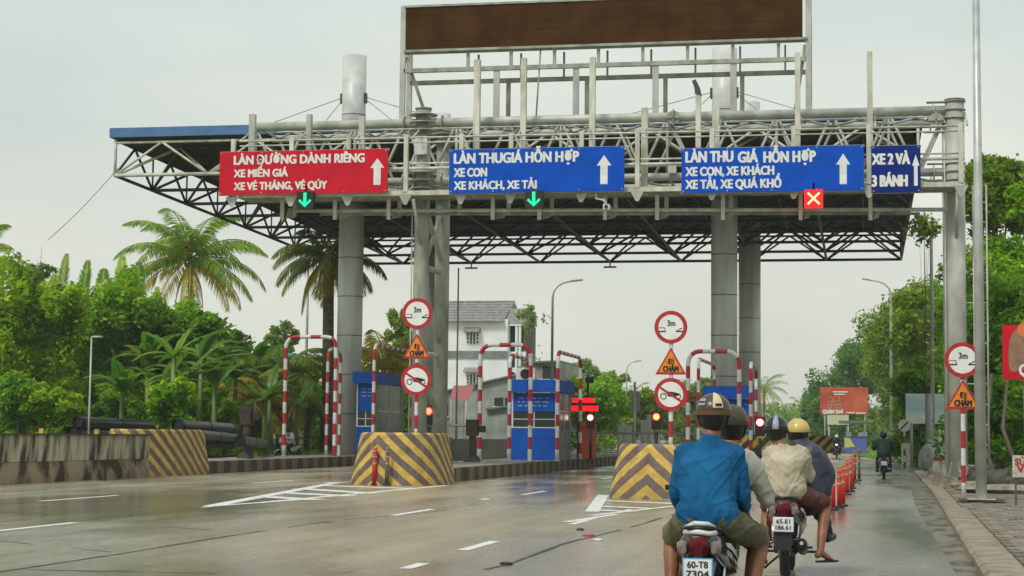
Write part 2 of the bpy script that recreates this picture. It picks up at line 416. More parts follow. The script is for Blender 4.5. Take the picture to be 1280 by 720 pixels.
# ---- wet road concrete: slabs, stains, puddles (dark, glossy where it is wet)
def road_material(nm='wet_concrete', ca=(0.36, 0.31, 0.21), cb=(0.50, 0.395, 0.25)):
    m = bpy.data.materials.new(nm); m.use_nodes = True
    t = m.node_tree; N = t.nodes.new; b = t.nodes['Principled BSDF']; K = t.links.new
    c = N('ShaderNodeTexCoord')
    def noise_(sc, st, det=4, ro=0.55):
        mp_ = N('ShaderNodeMapping'); mp_.inputs['Scale'].default_value = st
        n = N('ShaderNodeTexNoise'); n.inputs['Scale'].default_value = sc; n.inputs['Detail'].default_value = det; n.inputs['Roughness'].default_value = ro
        K(c.outputs['Object'], mp_.inputs['Vector']); K(mp_.outputs['Vector'], n.inputs['Vector']); return n
    def ramp(src, p0, c0, p1, c1):
        r = N('ShaderNodeValToRGB'); r.color_ramp.elements[0].position = p0; r.color_ramp.elements[1].position = p1
        r.color_ramp.elements[0].color = c0+(1,); r.color_ramp.elements[1].color = c1+(1,); K(src, r.inputs['Fac']); return r
    stk = noise_(1.0, (.35, 5.5, 1), 5, 0.6); grn = noise_(42, (1, 1, 1), 3, 0.7); big = noise_(0.11, (1, .55, 1), 3); med = noise_(0.9, (1, .25, 1), 5, 0.65); fine = noise_(9, (1, .5, 1), 6, 0.7)
    wet = noise_(0.16, (1.1, .35, 1), 4, 0.6); trk = noise_(1.7, (.9, .03, 1), 3)
    r1 = ramp(big.outputs['Fac'], .35, ca, .65, cb)
    r2 = ramp(med.outputs['Fac'], .3, (0.80, 0.80, 0.80), .7, (1.10, 1.10, 1.10))
    r3 = ramp(fine.outputs['Fac'], .25, (0.80, 0.80, 0.80), .75, (1.15, 1.15, 1.15))
    r4 = ramp(trk.outputs['Fac'], .35, (0.86, 0.86, 0.86), .65, (1.06, 1.06, 1.06))
    def mul_(a, b_):
        x = N('ShaderNodeMixRGB'); x.blend_type = 'MULTIPLY'; x.inputs['Fac'].default_value = 1; K(a, x.inputs['Color1']); K(b_, x.inputs['Color2']); return x
    r5 = ramp(stk.outputs['Fac'], .62, (1, 1, 1), .72, (0.66, 0.66, 0.66)); r6 = ramp(grn.outputs['Fac'], .3, (0.78, 0.78, 0.78), .7, (1.18, 1.18, 1.18))
    q = mul_(mul_(mul_(mul_(mul_(r1.outputs[0], r2.outputs[0]).outputs[0], r3.outputs[0]).outputs[0], r4.outputs[0]).outputs[0], r5.outputs[0]).outputs[0], r6.outputs[0])
    rw = ramp(wet.outputs['Fac'], .42, (1, 1, 1), .60, (0.62, 0.65, 0.70))
    q2 = mul_(q.outputs[0], rw.outputs[0])
    K(q2.outputs[0], b.inputs['Base Color'])
    rr = ramp(wet.outputs['Fac'], .38, (0.42, 0.42, 0.42), .58, (0.11, 0.11, 0.11))
    ma = N('ShaderNodeMath'); ma.operation = 'MULTIPLY_ADD'; ma.inputs[1].default_value = 0.22; 
    sb = N('ShaderNodeMath'); sb.operation = 'SUBTRACT'; sb.inputs[1].default_value = 0.11
    K(fine.outputs['Fac'], ma.inputs[0]); K(rr.outputs[0], ma.inputs[2]); K(ma.outputs[0], sb.inputs[0]); K(sb.outputs[0], b.inputs['Roughness'])
    bp = N('ShaderNodeBump'); bp.inputs['Strength'].default_value = 0.35; bp.inputs['Distance'].default_value = 0.012
    ad = N('ShaderNodeMath'); ad.operation = 'ADD'; K(fine.outputs['Fac'], ad.inputs[0]); K(med.outputs['Fac'], ad.inputs[1])
    K(ad.outputs[0], bp.inputs['Height']); K(bp.outputs['Normal'], b.inputs['Normal'])
    return m
ROAD = road_material()
ROADG = road_material('wet_grey_concrete', (0.25, 0.25, 0.205), (0.36, 0.335, 0.26))
GUTTER = mat('wet_gutter', (0.045, 0.045, 0.025), 0.34, scale=1.6, col2=(0.20, 0.165, 0.11), stretch=(2, .6, 1), bump=0.5, bscale=18, spec=0.4, lo=.42, hi=.56)
CRACK = mat('joint_filler', (0.02, 0.018, 0.015), 0.6, scale=4, col2=(0.09, 0.075, 0.055))

def sheet(name, poly, z, m, parent=None, kind=None, label=None):
    mb = MB().add([(p[0], p[1], z) for p in poly], [tuple(range(len(poly)))])
    return ob(name, mb, m, parent, kind=kind, label=label)
sheet('ground', [(-700, -60), (700, -60), (700, 1200), (-700, 1200)], -0.06, GRASS, kind='structure')
road = sheet('road', [(-20.95, -6), (.80, -6), (.93, 19), (1.05, 38), (1.3, 50), (1.8, 75), (2.9, 112), (2.7, 120), (-2.2, 172), (-14, 260), (-60, 420), (-100, 420), (-20.95, 230)], 0.0, ROAD, kind='structure')
sheet('opposite_road', [(-50, 20), (-23.7, 20), (-23.7, 260), (-50, 260)], -0.004, ROAD, kind='structure')
sheet('gutter', [(.80, -6), (1.5, -6), (1.75, 38), (2.1, 75), (3.2, 112), (2.9, 112), (1.8, 75), (1.3, 50), (1.05, 38), (.93, 19)], -0.012, GUTTER, kind='structure')

sheet('motorbike_lane', [(-.75, 9), (.86, 9), (.93, 19), (1.04, 38), (1.28, 50), (1.77, 75), (2.8, 112), (.6, 112), (.1, 80), (-.35, 62), (-.6, 36)], 0.002, ROADG, kind='structure')
# lane dashes, hatching and joints lie on the road
def gp(*pts): return [G(x, y) for x, y in pts]
def dash(X, Y0, Y1, wd=0.15, drift=0.0):
    sheet('lane_dash', [(X-wd/2, Y0), (X+wd/2, Y0), (X+wd/2+drift, Y1), (X-wd/2+drift, Y1)], 0.004, MARK, road)
dash(-4.68, 20.6, 22.5); dash(-7.75, 28.8, 31.6); dash(-11.5, 22.0, 24.6); dash(-15.5, 31.6, 35.2); dash(-11.75, 30.4, 30.9, .12)
dash(-4.45, 27.2, 29.4, .13, .03); dash(-7.7, 40, 43, .13); dash(-20.3, 24, 45.3, .14, -.25); dash(-4.6, 17.6, 18.4, .14); dash(-4.3, 32.4, 33.2, .12)
dash(-16.0, 45, 48.5); dash(-8.2, 56, 60); dash(-8.3, 70, 74)
_hz = [0]
def strip(a, b, wd, m=None, name='hatch_line'):
    a, b = G(*a), G(*b); d = (b-a); n = Vector((-d.y, d.x, 0)).normalized()*wd/2
    _hz[0] += .00025
    sheet(name, [a-n, b-n, b+n, a+n], 0.004+_hz[0] if m is None else 0.0075, m or MARK, road)
# hatched nose before the middle island
strip((262, 633), (420, 603.5), .30); strip((320, 629), (558, 607), .24); strip((262, 633), (372, 625), .2)
for a, b in (((400, 607), (520, 611)), ((376, 611), (468, 617)), ((352, 616), (440, 620.5)), ((330, 621), (398, 625)), ((408, 603.2), (432, 603.6))): strip(a, b, .62)
# hatched nose before the right island
strip((706, 653), (772, 643), .16); strip((738, 645), (842, 633), .16); strip((740, 640), (754, 619), .26)
for a, b in (((753, 620), (842, 625)), ((751, 626), (845, 630)), ((748, 633), (812, 636)), ((745, 638), (790, 640))): strip(a, b, .42)
rg = random.Random(4)
def crackline(pts, wd=0.05):
    for (a, b) in zip(pts[:-1], pts[1:]):
        A, B = G(*a), G(*b); k = max(3, int((B-A).length/0.9))
        vs = []; fs = []
        for i in range(k+1):
            c = A.lerp(B, i/k); d = (B-A).normalized(); n = Vector((-d.y, d.x, 0))
            h = wd*(0.35+rg.random()); j = rg.uniform(-.02, .02)
            vs += [(c+n*(j-h)).to_tuple(), (c+n*(j+h)).to_tuple()]
        for i in range(k):
            if rg.random() < .9: fs.append((2*i, 2*i+1, 2*i+3, 2*i+2))
        ob('slab_joint', MB().add([(v[0], v[1], .0035) for v in vs], fs), CRACK, road)
crackline([(-10, 716), (133, 695), (300, 668), (412, 652)], .035)
crackline([(608, 712), (640, 704), (700, 681), (790, 659), (850, 641)], .03)
crackline([(200, 658), (268, 663)], .02); crackline([(30, 712), (270, 717)], .03); crackline([(430, 650), (560, 638)], .018)
crackline([(0, 676), (135, 690)], .016); crackline([(0, 640), (60, 642)], .02); crackline([(560, 604), (700, 596)], .05)

# ------------------------------------------------------------------ right-hand pavement: kerb stones and pavers
def kerbx(y): return float(np.interp(y, [2, 14, 18.9, 31.4, 46, 75, 110], [.95, 1.06, 1.17, 1.42, 1.72, 2.05, 3.0]))
pave = sheet('pavement', [(kerbx(2)+.3, 2), (30, 2), (30, 75), (kerbx(75)+.3, 75)], 0.075, mat('pavement_bed', (0.13, 0.11, 0.085), 0.85, scale=3, col2=(0.22, 0.19, 0.14), bump=0.6), kind='structure')
KST = mat('kerb_stone', (0.22, 0.17, 0.115), 0.6, scale=3.5, col2=(0.36, 0.29, 0.20), bump=0.35)
y = 14.0; rg = random.Random(8)
while y < 74:
    l = 0.98
    a, b = kerbx(y), kerbx(y+l); wd = 0.42 if y < 34 else .32; dz = rg.uniform(-.003, .003)-.045; dx = rg.uniform(-.005, .005)
    mb = MB().prism([(a+dx, y+.01, -.03), (a+wd+dx, y+.01, -.03), (a+wd+dx, y+.01, .145+dz), (a+.05+dx, y+.01, .15+dz), (a+dx, y+.01, .11+dz)], (b-a, l-.03, 0))
    ob('kerb_stone', mb, KST, pave)
    y += l
PV = [mat('paver_%s' % n, c, 0.7, scale=5, var=.2, bump=0.3) for n, c in (('brown', (0.21, 0.165, 0.115)), ('tan', (0.27, 0.22, 0.15)), ('grey', (0.185, 0.17, 0.14)))]
pm = []
for k in range(3):
    mb = MB(); mb.box((0, 0, .0), (0.225, .315, .05)); pm.append(new_mesh('paver', mb.v, mb.f, [PV[k]], mb.m, mb.sm))
cnt = 0; rows = []; yy = 16.0
while yy < 60:
    x0 = kerbx(yy)+(.44 if yy < 34 else .34); off = 0.12*(int(yy/.33) % 2)
    for i in range(26):
        X = x0+.12+off+i*.235
        px = 1079+X*2200/yy*0.985
        if px > 1300 and True: 
            if px > 1330: break
        rows.append((X, yy))
    yy += .327
rows.sort(key=lambda r: r[1])
near, rest = rows[:290], rows[290:]
for X, Y in near:
    sunk = rg.random() < .05
    place('paver', rg.choice(pm), pave, (X, Y, .082+rg.uniform(-.006, .006)-(.03 if sunk else 0)), (rg.uniform(-.02, .02), rg.uniform(-.02, .02), rg.uniform(-.03, .03)))
mb = MB()
for X, Y in rest: mb.box((X, Y, .080+rg.uniform(-.008, .008)), (.222, .312, .05), rg.choice((0, 0, 1, 2)))
ob('paver_field', mb, PV, pave, kind='stuff')

# ------------------------------------------------------------------ left: opposite verge, concrete wall
sheet('verge', [(-200, 30), (-50, 30), (-50, 250), (-200, 250)], 0.02, GRASS, kind='structure')
sheet('verge', [(-50, 46), (-25.2, 46), (-25.2, 72), (-50, 76)], 0.03, GRASS, kind='structure')
WALLC = mat('mossy_wall', (0.06, 0.05, 0.025), 0.9, scale=1.6, col2=(0.50, 0.46, 0.33), stretch=(1, 1.9, .45), bump=0.5, detail=7, lo=.38, hi=.60)
WALLL = mat('stained_wall_foot', (0.06, 0.04, 0.02), 0.85, scale=1.3, col2=(0.34, 0.26, 0.16), stretch=(1, 1, .9), bump=0.5, detail=4, lo=.42, hi=.56)
t = thing('barrier_wall', 'long mossy grey concrete barrier wall running along the left edge of the road', 'barrier', (-20.7, 20, 0))
yy = 16.0
while yy < 49.2:
    l = 2.98 if yy < 46 else 49.5-yy
    x = -20.55-(yy-16)*.008
    ob('wall_panel', MB().prism([(x-.06, yy, .55), (x-.02, yy, .98), (x-.02, yy, 1.23), (x-.34, yy, 1.23), (x-.34, yy, .55)], (0, l-.02, 0)), WALLC, t)
    ob('wall_foot', MB().prism([(x+.0, yy, 0), (x+.0, yy, .2), (x-.05, yy, .54), (x-.40, yy, .54), (x-.40, yy, 0)], (0, l-.02, 0)), WALLL, t)
    yy += 3.0
ob('coping', MB().bb(-20.96, -20.52, 16, 30, 1.231, 1.27).bb(-21.14, -20.68, 30.02, 49.4, 1.231, 1.27), mat('coping', (0.06, 0.055, 0.03), .9, bump=.5), t)
for px in (53, 122): 
    p = P(px, 541, 44); ob('reflector', MB().bb(p.x-.05, p.x+.05, 43.9, 44.0, 1.27, 1.4), YELLOW, t)

# ------------------------------------------------------------------ striped nose blocks
def stripe_mat():
    m = bpy.data.materials.new('chevron_paint'); m.use_nodes = True
    t = m.node_tree; N = t.nodes.new; K = t.links.new; b = t.nodes['Principled BSDF']; b.inputs['Roughness'].default_value = .55
    uv = N('ShaderNodeUVMap'); sp = N('ShaderNodeSeparateXYZ'); K(uv.outputs[0], sp.inputs[0])
    c = N('ShaderNodeTexCoord'); n = N('ShaderNodeTexNoise'); n.inputs['Scale'].default_value = 5; n.inputs['Detail'].default_value = 6; K(c.outputs['Object'], n.inputs['Vector'])
    n3 = N('ShaderNodeTexNoise'); n3.inputs['Scale'].default_value = 1.3; n3.inputs['Detail'].default_value = 6; K(c.outputs['Object'], n3.inputs['Vector'])
    a = N('ShaderNodeMath'); a.operation = 'ABSOLUTE'; K(sp.outputs['X'], a.inputs[0])
    k = N('ShaderNodeMath'); k.operation = 'MULTIPLY_ADD'; k.inputs[1].default_value = .80; K(a.outputs[0], k.inputs[0]); K(sp.outputs['Y'], k.inputs[2])
    k2 = N('ShaderNodeMath'); k2.operation = 'MULTIPLY_ADD'; k2.inputs[1].default_value = .035; K(n.outputs['Fac'], k2.inputs[0]); K(k.outputs[0], k2.inputs[2])
    dv = N('ShaderNodeMath'); dv.operation = 'DIVIDE'; dv.inputs[1].default_value = .46; K(k2.outputs[0], dv.inputs[0])
    fr = N('ShaderNodeMath'); fr.operation = 'FRACT'; K(dv.outputs[0], fr.inputs[0])
    gt = N('ShaderNodeMath'); gt.operation = 'GREATER_THAN'; gt.inputs[1].default_value = .52; K(fr.outputs[0], gt.inputs[0])
    ry = N('ShaderNodeValToRGB'); ry.color_ramp.elements[0].color = (0.46, 0.27, 0.03, 1); ry.color_ramp.elements[1].color = (0.72, 0.50, 0.11, 1)
    ry.color_ramp.elements[0].position = .3; ry.color_ramp.elements[1].position = .7; K(n.outputs['Fac'], ry.inputs['Fac'])
    rb = N('ShaderNodeValToRGB'); rb.color_ramp.elements[0].color = (0.10, 0.065, 0.05, 1); rb.color_ramp.elements[1].color = (0.20, 0.14, 0.12, 1)
    rb.color_ramp.elements[0].position = .3; rb.color_ramp.elements[1].position = .7; K(n.outputs['Fac'], rb.inputs['Fac'])
    mx_ = N('ShaderNodeMixRGB'); K(gt.outputs[0], mx_.inputs['Fac']); K(rb.outputs[0], mx_.inputs['Color1']); K(ry.outputs[0], mx_.inputs['Color2'])
    # chips and mud splashes: mud thins out with height above the road
    ch = N('ShaderNodeValToRGB'); ch.color_ramp.elements[0].position = .60; ch.color_ramp.elements[1].position = .70; K(n3.outputs['Fac'], ch.inputs['Fac'])
    lowz = N('ShaderNodeMapRange'); lowz.inputs['From Min'].default_value = .45; lowz.inputs['From Max'].default_value = 0.0; K(sp.outputs['Y'], lowz.inputs['Value'])
    ml = N('ShaderNodeMath'); ml.operation = 'MULTIPLY'; K(lowz.outputs[0], ml.inputs[0]); K(n.outputs['Fac'], ml.inputs[1])
    ad = N('ShaderNodeMath'); ad.operation = 'MULTIPLY_ADD'; ad.inputs[1].default_value = .45; ad.use_clamp = True; K(ch.outputs[0], ad.inputs[0]); K(ml.outputs[0], ad.inputs[2])
    m2 = N('ShaderNodeMixRGB'); m2.inputs['Color2'].default_value = (0.15, 0.10, 0.055, 1); K(ad.outputs[0], m2.inputs['Fac']); K(mx_.outputs[0], m2.inputs['Color1'])
    K(m2.outputs[0], b.inputs['Base Color'])
    bp = N('ShaderNodeBump'); bp.inputs['Strength'].default_value = .3; bp.inputs['Distance'].default_value = .02; K(n.outputs['Fac'], bp.inputs['Height']); K(bp.outputs['Normal'], b.inputs['Normal'])
    return m
CHEV = stripe_mat()
def nose(label, x0, x1, y0, y1, h, apex=0.0, zshift=0.0, round_=1.5, ex=.82):
    cx, hw = (x0+x1)/2, (x1-x0)/2
    pl = []
    for i in range(33):
        a = math.pi*i/32; c_, s_ = -math.cos(a), math.sin(a)
        pl.append((cx+hw*math.copysign(abs(c_)**ex, c_), y0+round_*(1-abs(s_)**ex)))
    pl = [(x0, y1)]+pl+[(x1, y1)]
    arc = [0]
    for a, b in zip(pl[:-1], pl[1:]): arc.append(arc[-1]+math.dist(a, b))
    i0 = min(range(len(pl)), key=lambda i: abs(pl[i][0]-(cx+apex)) + (9 if pl[i][1] > y0+.8 else 0)); a0 = arc[i0]
    lv = [(0, 0.0), (.3, .05), (.7, .12), (h-.06, .21), (h, .26)]
    me_v = []; uvv = []
    for z, ins in lv:
        for (x, y_), s_ in zip(pl, arc):
            me_v.append((cx+(x-cx)*(1-ins/hw), y_+(ins if y_ < y0+round_ else 0), z)); uvv.append((s_-a0, z+zshift))
    n = len(pl); fs = [(i*n+j, i*n+j+1, (i+1)*n+j+1, (i+1)*n+j) for i in range(len(lv)-1) for j in range(n-1)]
    fs.append(tuple((len(lv)-1)*n+j for j in range(n)))
    fs.append(tuple([i*n for i in range(len(lv))]+[i*n+n-1 for i in reversed(range(len(lv)))]))
    org = (cx, y0, 0)
    me = new_mesh('striped_nose_block', [(a-org[0], b-org[1], c) for a, b, c in me_v], fs, [CHEV, ISLTOP], [0]*(len(fs)-2)+[1, 0])
    u = me.uv_layers.new(name='UVMap')
    for l in me.loops: u.data[l.index].uv = uvv[l.vertex_index]
    o = bpy.data.objects.new('striped_nose_block', me); COL.objects.link(o); o.location = org
    return tag(o, label, 'concrete block', 'striped blocks guarding the island noses')
nose('yellow and brown striped concrete block at the end of the mossy barrier wall', -23.0, -20.65, 49.3, 54.0, 1.42, apex=-.85, zshift=.2, ex=.92, round_=3.6)
nose('yellow and brown chevron block with a slim orange post standing before it', -13.7, -11.1, 45.3, 47.9, 1.40, apex=-.30, zshift=.27)
nose('yellow and brown chevron concrete block just left of the rider in blue', -5.6, -3.1, 38.6, 41.6, 1.2, apex=-.28, zshift=.13, round_=.9)

# ------------------------------------------------------------------ islands
def island(x0, x1, y0, y1):
    o = ob('traffic_island', MB().bb(x0+.16, x1-.16, y0+.1, y1, 0, .395), ISLTOP, kind='structure', org=((x0+x1)/2, y0, 0))
    for s, x in ((1, x1-.15), (0, x0)):
        y_ = y0; k = 0; mb = [None, None]
        for q in (0, 1):
            b_ = MB().bb(0, .15, 0, .64, 0, .40); mb[q] = new_mesh('kerb_stone', b_.v, b_.f, [KERBD, KERBY][q:q+1], b_.m, b_.sm)
        while y_ < min(y1, y0+48):
            place('kerb_stone', mb[k % 2], o, (x, y_, 0)); y_ += .65; k += 1
        if y_ < y1: ob('kerb_run', MB().bb(x, x+.15, y_, y1, 0, .4), KERBD, o)
    return o
island(-23.7, -20.95, 53.5, 104)
island(-13.3, -11.55, 47.9, 51)
island(-14.6, -11.55, 51.005, 98)
island(-6.5, -3.55, 50.5, 98)
ob('block_footing', MB().bb(-5.2, -3.55, 41.4, 50.5, 0, .39), KERBD, kind='structure', org=(-4.4, 41.6, 0))

# ------------------------------------------------------------------ toll canopy
X0, X1, YF, YB = -29.8, 2.2, 66.0, 97.0
def zb(y): return 11.65-(y-YF)*0.6/31
can = thing('toll_canopy', 'huge flat blue edged toll canopy of shade-darkened space frame on four round pillars', 'canopy', ((X0+X1)/2, YF, 0))
HS = 1.55
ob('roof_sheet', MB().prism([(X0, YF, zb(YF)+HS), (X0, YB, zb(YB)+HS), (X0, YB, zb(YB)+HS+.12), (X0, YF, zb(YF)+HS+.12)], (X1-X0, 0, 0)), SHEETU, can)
ob('fascia', MB().bb(X0-.06, X1+.06, YF-.08, YF-.003, zb(YF)+HS-.02, zb(YF)+HS+.36), BLUED, can)
for xx in (X0-.06, X1): ob('fascia', MB().prism([(xx, YF, zb(YF)+HS-.02), (xx, YB, zb(YB)+HS-.02), (xx, YB, zb(YB)+HS+.34), (xx, YF, zb(YF)+HS+.34)], (.06, 0, 0)), BLUED, can)
NX, NY = 8, 8
bx = [X0+.15+(X1-X0-.3)*i/NX for i in range(NX+1)]; by = [YF+.1+(YB-YF-.2)*j/NY for j in range(NY+1)]
B = {(i, j): Vector((bx[i], by[j], zb(by[j]))) for i in range(NX+1) for j in range(NY+1)}
T = {(i, j): Vector(((bx[i]+bx[i+1])/2, (by[j]+by[j+1])/2, zb((by[j]+by[j+1])/2)+HS-.1)) for i in range(NX) for j in range(NY)}
inner = MB()
def member(a, b, r, part=None, m=DARKST):  # front face keeps its pale paint, the rest is coloured dark for shade
    if part: ob(part, MB().tube([a, b], r, 6), m, can)
    else: inner.tube([a, b], r, 5, caps=False)
for i in range(NX+1):
    for j in range(NY+1):
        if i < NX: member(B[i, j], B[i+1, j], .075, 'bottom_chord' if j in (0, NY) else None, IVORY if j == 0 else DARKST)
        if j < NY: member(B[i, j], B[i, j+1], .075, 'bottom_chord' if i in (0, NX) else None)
for i in range(NX):
    for j in range(NY):
        if i < NX-1: member(T[i, j], T[i+1, j], .05)
        if j < NY-1: member(T[i, j], T[i, j+1], .05)
        for di in (0, 1):
            for dj in (0, 1):
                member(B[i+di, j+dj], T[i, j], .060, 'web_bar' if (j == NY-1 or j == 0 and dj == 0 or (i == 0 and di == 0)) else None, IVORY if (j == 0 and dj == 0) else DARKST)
for j in range(NY):    # edge frames between the boundary chord and the sheet
    for x_, i in ((bx[0], 0), (bx[-1], NX)):
        ym = (by[j]+by[j+1])/2; top = Vector((x_, ym, zb(ym)+HS-.12))
        member(B[i, j], top, .055, 'web_bar' if i == 0 else None); member(B[i, j+1], top, .055, 'web_bar' if i == 0 else None)
        member(Vector((x_, by[j], zb(by[j])+HS-.12)), Vector((x_, by[j+1], zb(by[j+1])+HS-.12)), .055, 'top_chord' if i == 0 else None)
        member(B[i, j], Vector((x_, by[j], zb(by[j])+HS-.1)), .04, 'edge_post' if i == 0 else None)
for i in range(NX):
    for y_, j in ((by[0], 0), (by[-1], NY)):
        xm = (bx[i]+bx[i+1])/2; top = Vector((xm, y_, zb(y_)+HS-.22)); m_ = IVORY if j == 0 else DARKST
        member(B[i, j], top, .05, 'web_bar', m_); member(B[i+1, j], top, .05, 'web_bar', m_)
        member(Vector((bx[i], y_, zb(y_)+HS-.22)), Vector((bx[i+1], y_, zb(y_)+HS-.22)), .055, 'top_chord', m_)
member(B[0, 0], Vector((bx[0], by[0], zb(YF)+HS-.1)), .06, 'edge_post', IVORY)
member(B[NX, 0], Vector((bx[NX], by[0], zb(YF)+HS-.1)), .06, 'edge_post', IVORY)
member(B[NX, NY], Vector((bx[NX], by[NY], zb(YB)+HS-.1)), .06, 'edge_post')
for k in range(10):                                             # purlins under the sheet
    y_ = YF+1.5+k*3.1; inner.bb(X0+.1, X1-.1, y_-.04, y_+.04, zb(y_)+HS-.09, zb(y_)+HS-.01)
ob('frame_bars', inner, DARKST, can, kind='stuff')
for i in (2, 4, 6):                                              # fittings hung below the far chord
    p = B[i, NY]; ob('lamp_fitting', MB().bb(p.x-.35, p.x+.35, p.y-.1, p.y+.1, p.z-.34, p.z-.26).tube([p, p-Vector((0, 0, .3))], .04, 6), DARKST, can)
for (x, y, zt, cab) in ((-22.6, 76, 18.45, 1), (-5.85, 76, 18.25, 1), (-22.3, 91.5, 18.6, 1), (-5.7, 91, 18.7, 1)):
    pb = MB().tube([(x, y, .39), (x, y, zb(y)+HS-.05)], .565, 28)
    pil = ob('pillar', pb, CLAD, can)
    mk = MB()
    for z in [2.2+1.75*q for q in range(5)]: mk.tube([(x, y, z), (x, y, z+.035)], .569, 28)
    ob('seam_band', mk, SEAM, pil)
    ms = ob('mast', MB().tube([(x, y, zb(y)+HS+.13), (x, y, zt)], .54, 28), MASTW, can)
    ob('seam_band', MB().tube([(x, y, zt-2.75), (x, y, zt-2.71)], .544, 28), SEAM, ms)
    for s in (-1, 1):
        for (hx, zz) in ((9.5, -1.9), (4.5, -2.0)):
            a = Vector((x+s*.55, y, zt+zz)); b = Vector((x+s*hx, y-4 if hx > 5 else y+3, zb(y)+HS+.3))
            b.x = max(X0+.3, min(X1-.3, b.x)); b.y = max(YF+.3, min(YB-.3, b.y))
            ob('stay_cable', MB().tube([a, b], .018, 5), STEELD, ms)
        ob('cable_lug', MB().box((x+s*.56, y-.05, zt-1.95), (.1, .25, .45)), DARKST, ms)

# ------------------------------------------------------------------ gantry
YG, YR = 55.5, 57.9
gan = thing('sign_gantry', 'pale grey steel pipe gantry with catwalk spanning the road on round columns', 'gantry', (-8, YG, 0))
zt, zl = 11.55, 9.62
def gt(name, a, b, r, n=8, m=STEEL, par=None): return ob(name, MB().tube([a, b], r, n), m, par or gan)
XL, XR = -20.1, 2.75
gt('main_pipe', (XL, YG, zt), (XR, YG, zt), .15, 14); gt('main_pipe', (XL, YR, zt), (XR, YR, zt), .13, 14)
gt('main_pipe', (XL, YG, zl), (XR, YG, zl), .13, 12); gt('main_pipe', (XL, YR, zl), (XR, YR, zl), .13, 12)
n = 13; xs = [XL+.2+(XR-XL-.4)*i/n for i in range(n+1)]
for i in range(n+1):
    gt('lattice_bar', (xs[i], YG, zt), (xs[i], YR, zt), .045, 6); gt('lattice_bar', (xs[i], YG, zl), (xs[i], YR, zl), .045, 6)
    if i % 2 == 0: gt('lattice_bar', (xs[i], YG, zt), (xs[i], YG, zl), .05, 6)
    if i < n:
        xm = (xs[i]+xs[i+1])/2
        for y_ in (YG, YR):
            gt('lattice_bar', (xs[i], y_, zt), (xm, y_, zl), .05, 6); gt('lattice_bar', (xm, y_, zl), (xs[i+1], y_, zt), .05, 6)
        gt('lattice_bar', (xs[i], YG, zt), (xs[i+1], YR, zt), .04, 6); gt('lattice_bar', (xs[i+1], YG, zt), (xs[i], YR, zt), .04, 6)
        gt('lattice_bar', (xs[i], YG, zl), (xs[i+1], YR, zl), .04, 6)
for x, y_, zbase, r, ztop in ((-14.12, YG, .39, .255, 12.0), (-14.0, YR, .39, .25, 12.0), (2.83, YG, .1, .29, 11.85), (2.83, YR, .1, .29, 11.85)):
    c = ob('column', MB().tube([(x, y_, zbase), (x, y_, ztop)], r, 24), STEELD if x < 0 else STEEL, gan)
    ob('cap', MB().tube([(x, y_, ztop), (x, y_, ztop+.04)], r+.03, 24), STEELD, c)
    ob('base_plate', MB().box((x, y_, zbase+.03), (1.0, 1.0, .05)), STEELD, c)
    for a in range(8):
        u = Vector((math.cos(a*math.pi/4), math.sin(a*math.pi/4), 0)); p = Vector((x, y_, zbase+.05))
        ob('stiffener', MB().prism([p+u*(r-.02), p+u*(r+.22), p+u*(r-.0)+Vector((0, 0, .55)), p+u*(r-.02)+Vector((0, 0, .55))], Vector((-u.y, u.x, 0))*.02), STEELD, c)
    for zz in (zt, zl):     # flange rings and ribs where the pipes meet the column
        for dz in (-.26, 0, .26):
            ob('flange', MB().tube([(x, y_, zz+dz-.012), (x, y_, zz+dz+.012)], r+(.22 if x < 0 else .05), 16), STEEL, c)
            if x > 0: ob('flange', MB().prism([(x-.2, y_-.16, zz+dz-.01), (x-.85, y_-.16, zz+dz-.01), (x-.85, y_+.16, zz+dz-.01), (x-.2, y_+.16, zz+dz-.01)], (0, 0, .022)), STEEL, c)
            elif dz == 0: ob('flange', MB().bb(x-.75, x+.75 if x < 0 else x+.3, y_-.12, y_+.12, zz-.014, zz+.014), STEEL, c)
        for s in ((-1, 1) if x < 0 else (-1,)):
            ob('flange', MB().tube([(x+s*.62, y_, zz), (x+s*.66, y_, zz)], .26, 12), STEEL, c)
# braces between the paired columns, and knee braces
for (z0, z1) in ((8.9, 7.2), (6.1, 4.4), (3.5, 1.9)):
    gt('column_brace', (-14.1, YG+.2, z0), (-14.0, YR-.1, z1), .09, 8); gt('column_brace', (2.83, YG+.2, z0), (2.83, YR-.1, z1), .09, 8)
gt('column_brace', (-14.05, YG+.2, 6.9), (-14.0, YR-.1, 9.0), .07, 8)
for x in (-14.1, 2.83):
    for z in (6.85, 4.0): gt('pipe_stub', (x-.1, YG, z), (x+.05, YR+.5 if x < 0 else YR, z), .09, 8)
    gt('knee_brace', (x, YG-.22, 7.5), (x, YG-1.25, 8.85), .055, 6)
ob('junction_box', MB().bb(-14.32, -13.9, YG-.4, YG-.27, 10.45, 11.05), WHITE, gan)
gt('gantry_ladder_rail', (3.35, YG, .2), (3.35, YG, 9.2), .03, 6); gt('gantry_ladder_rail', (3.75, YG, .2), (3.75, YG, 9.2), .03, 6)
for z in range(14): gt('rung', (3.1 if z % 4 == 0 else 3.35, YG, .6+z*.62), (3.75, YG, .6+z*.62), .02, 5)
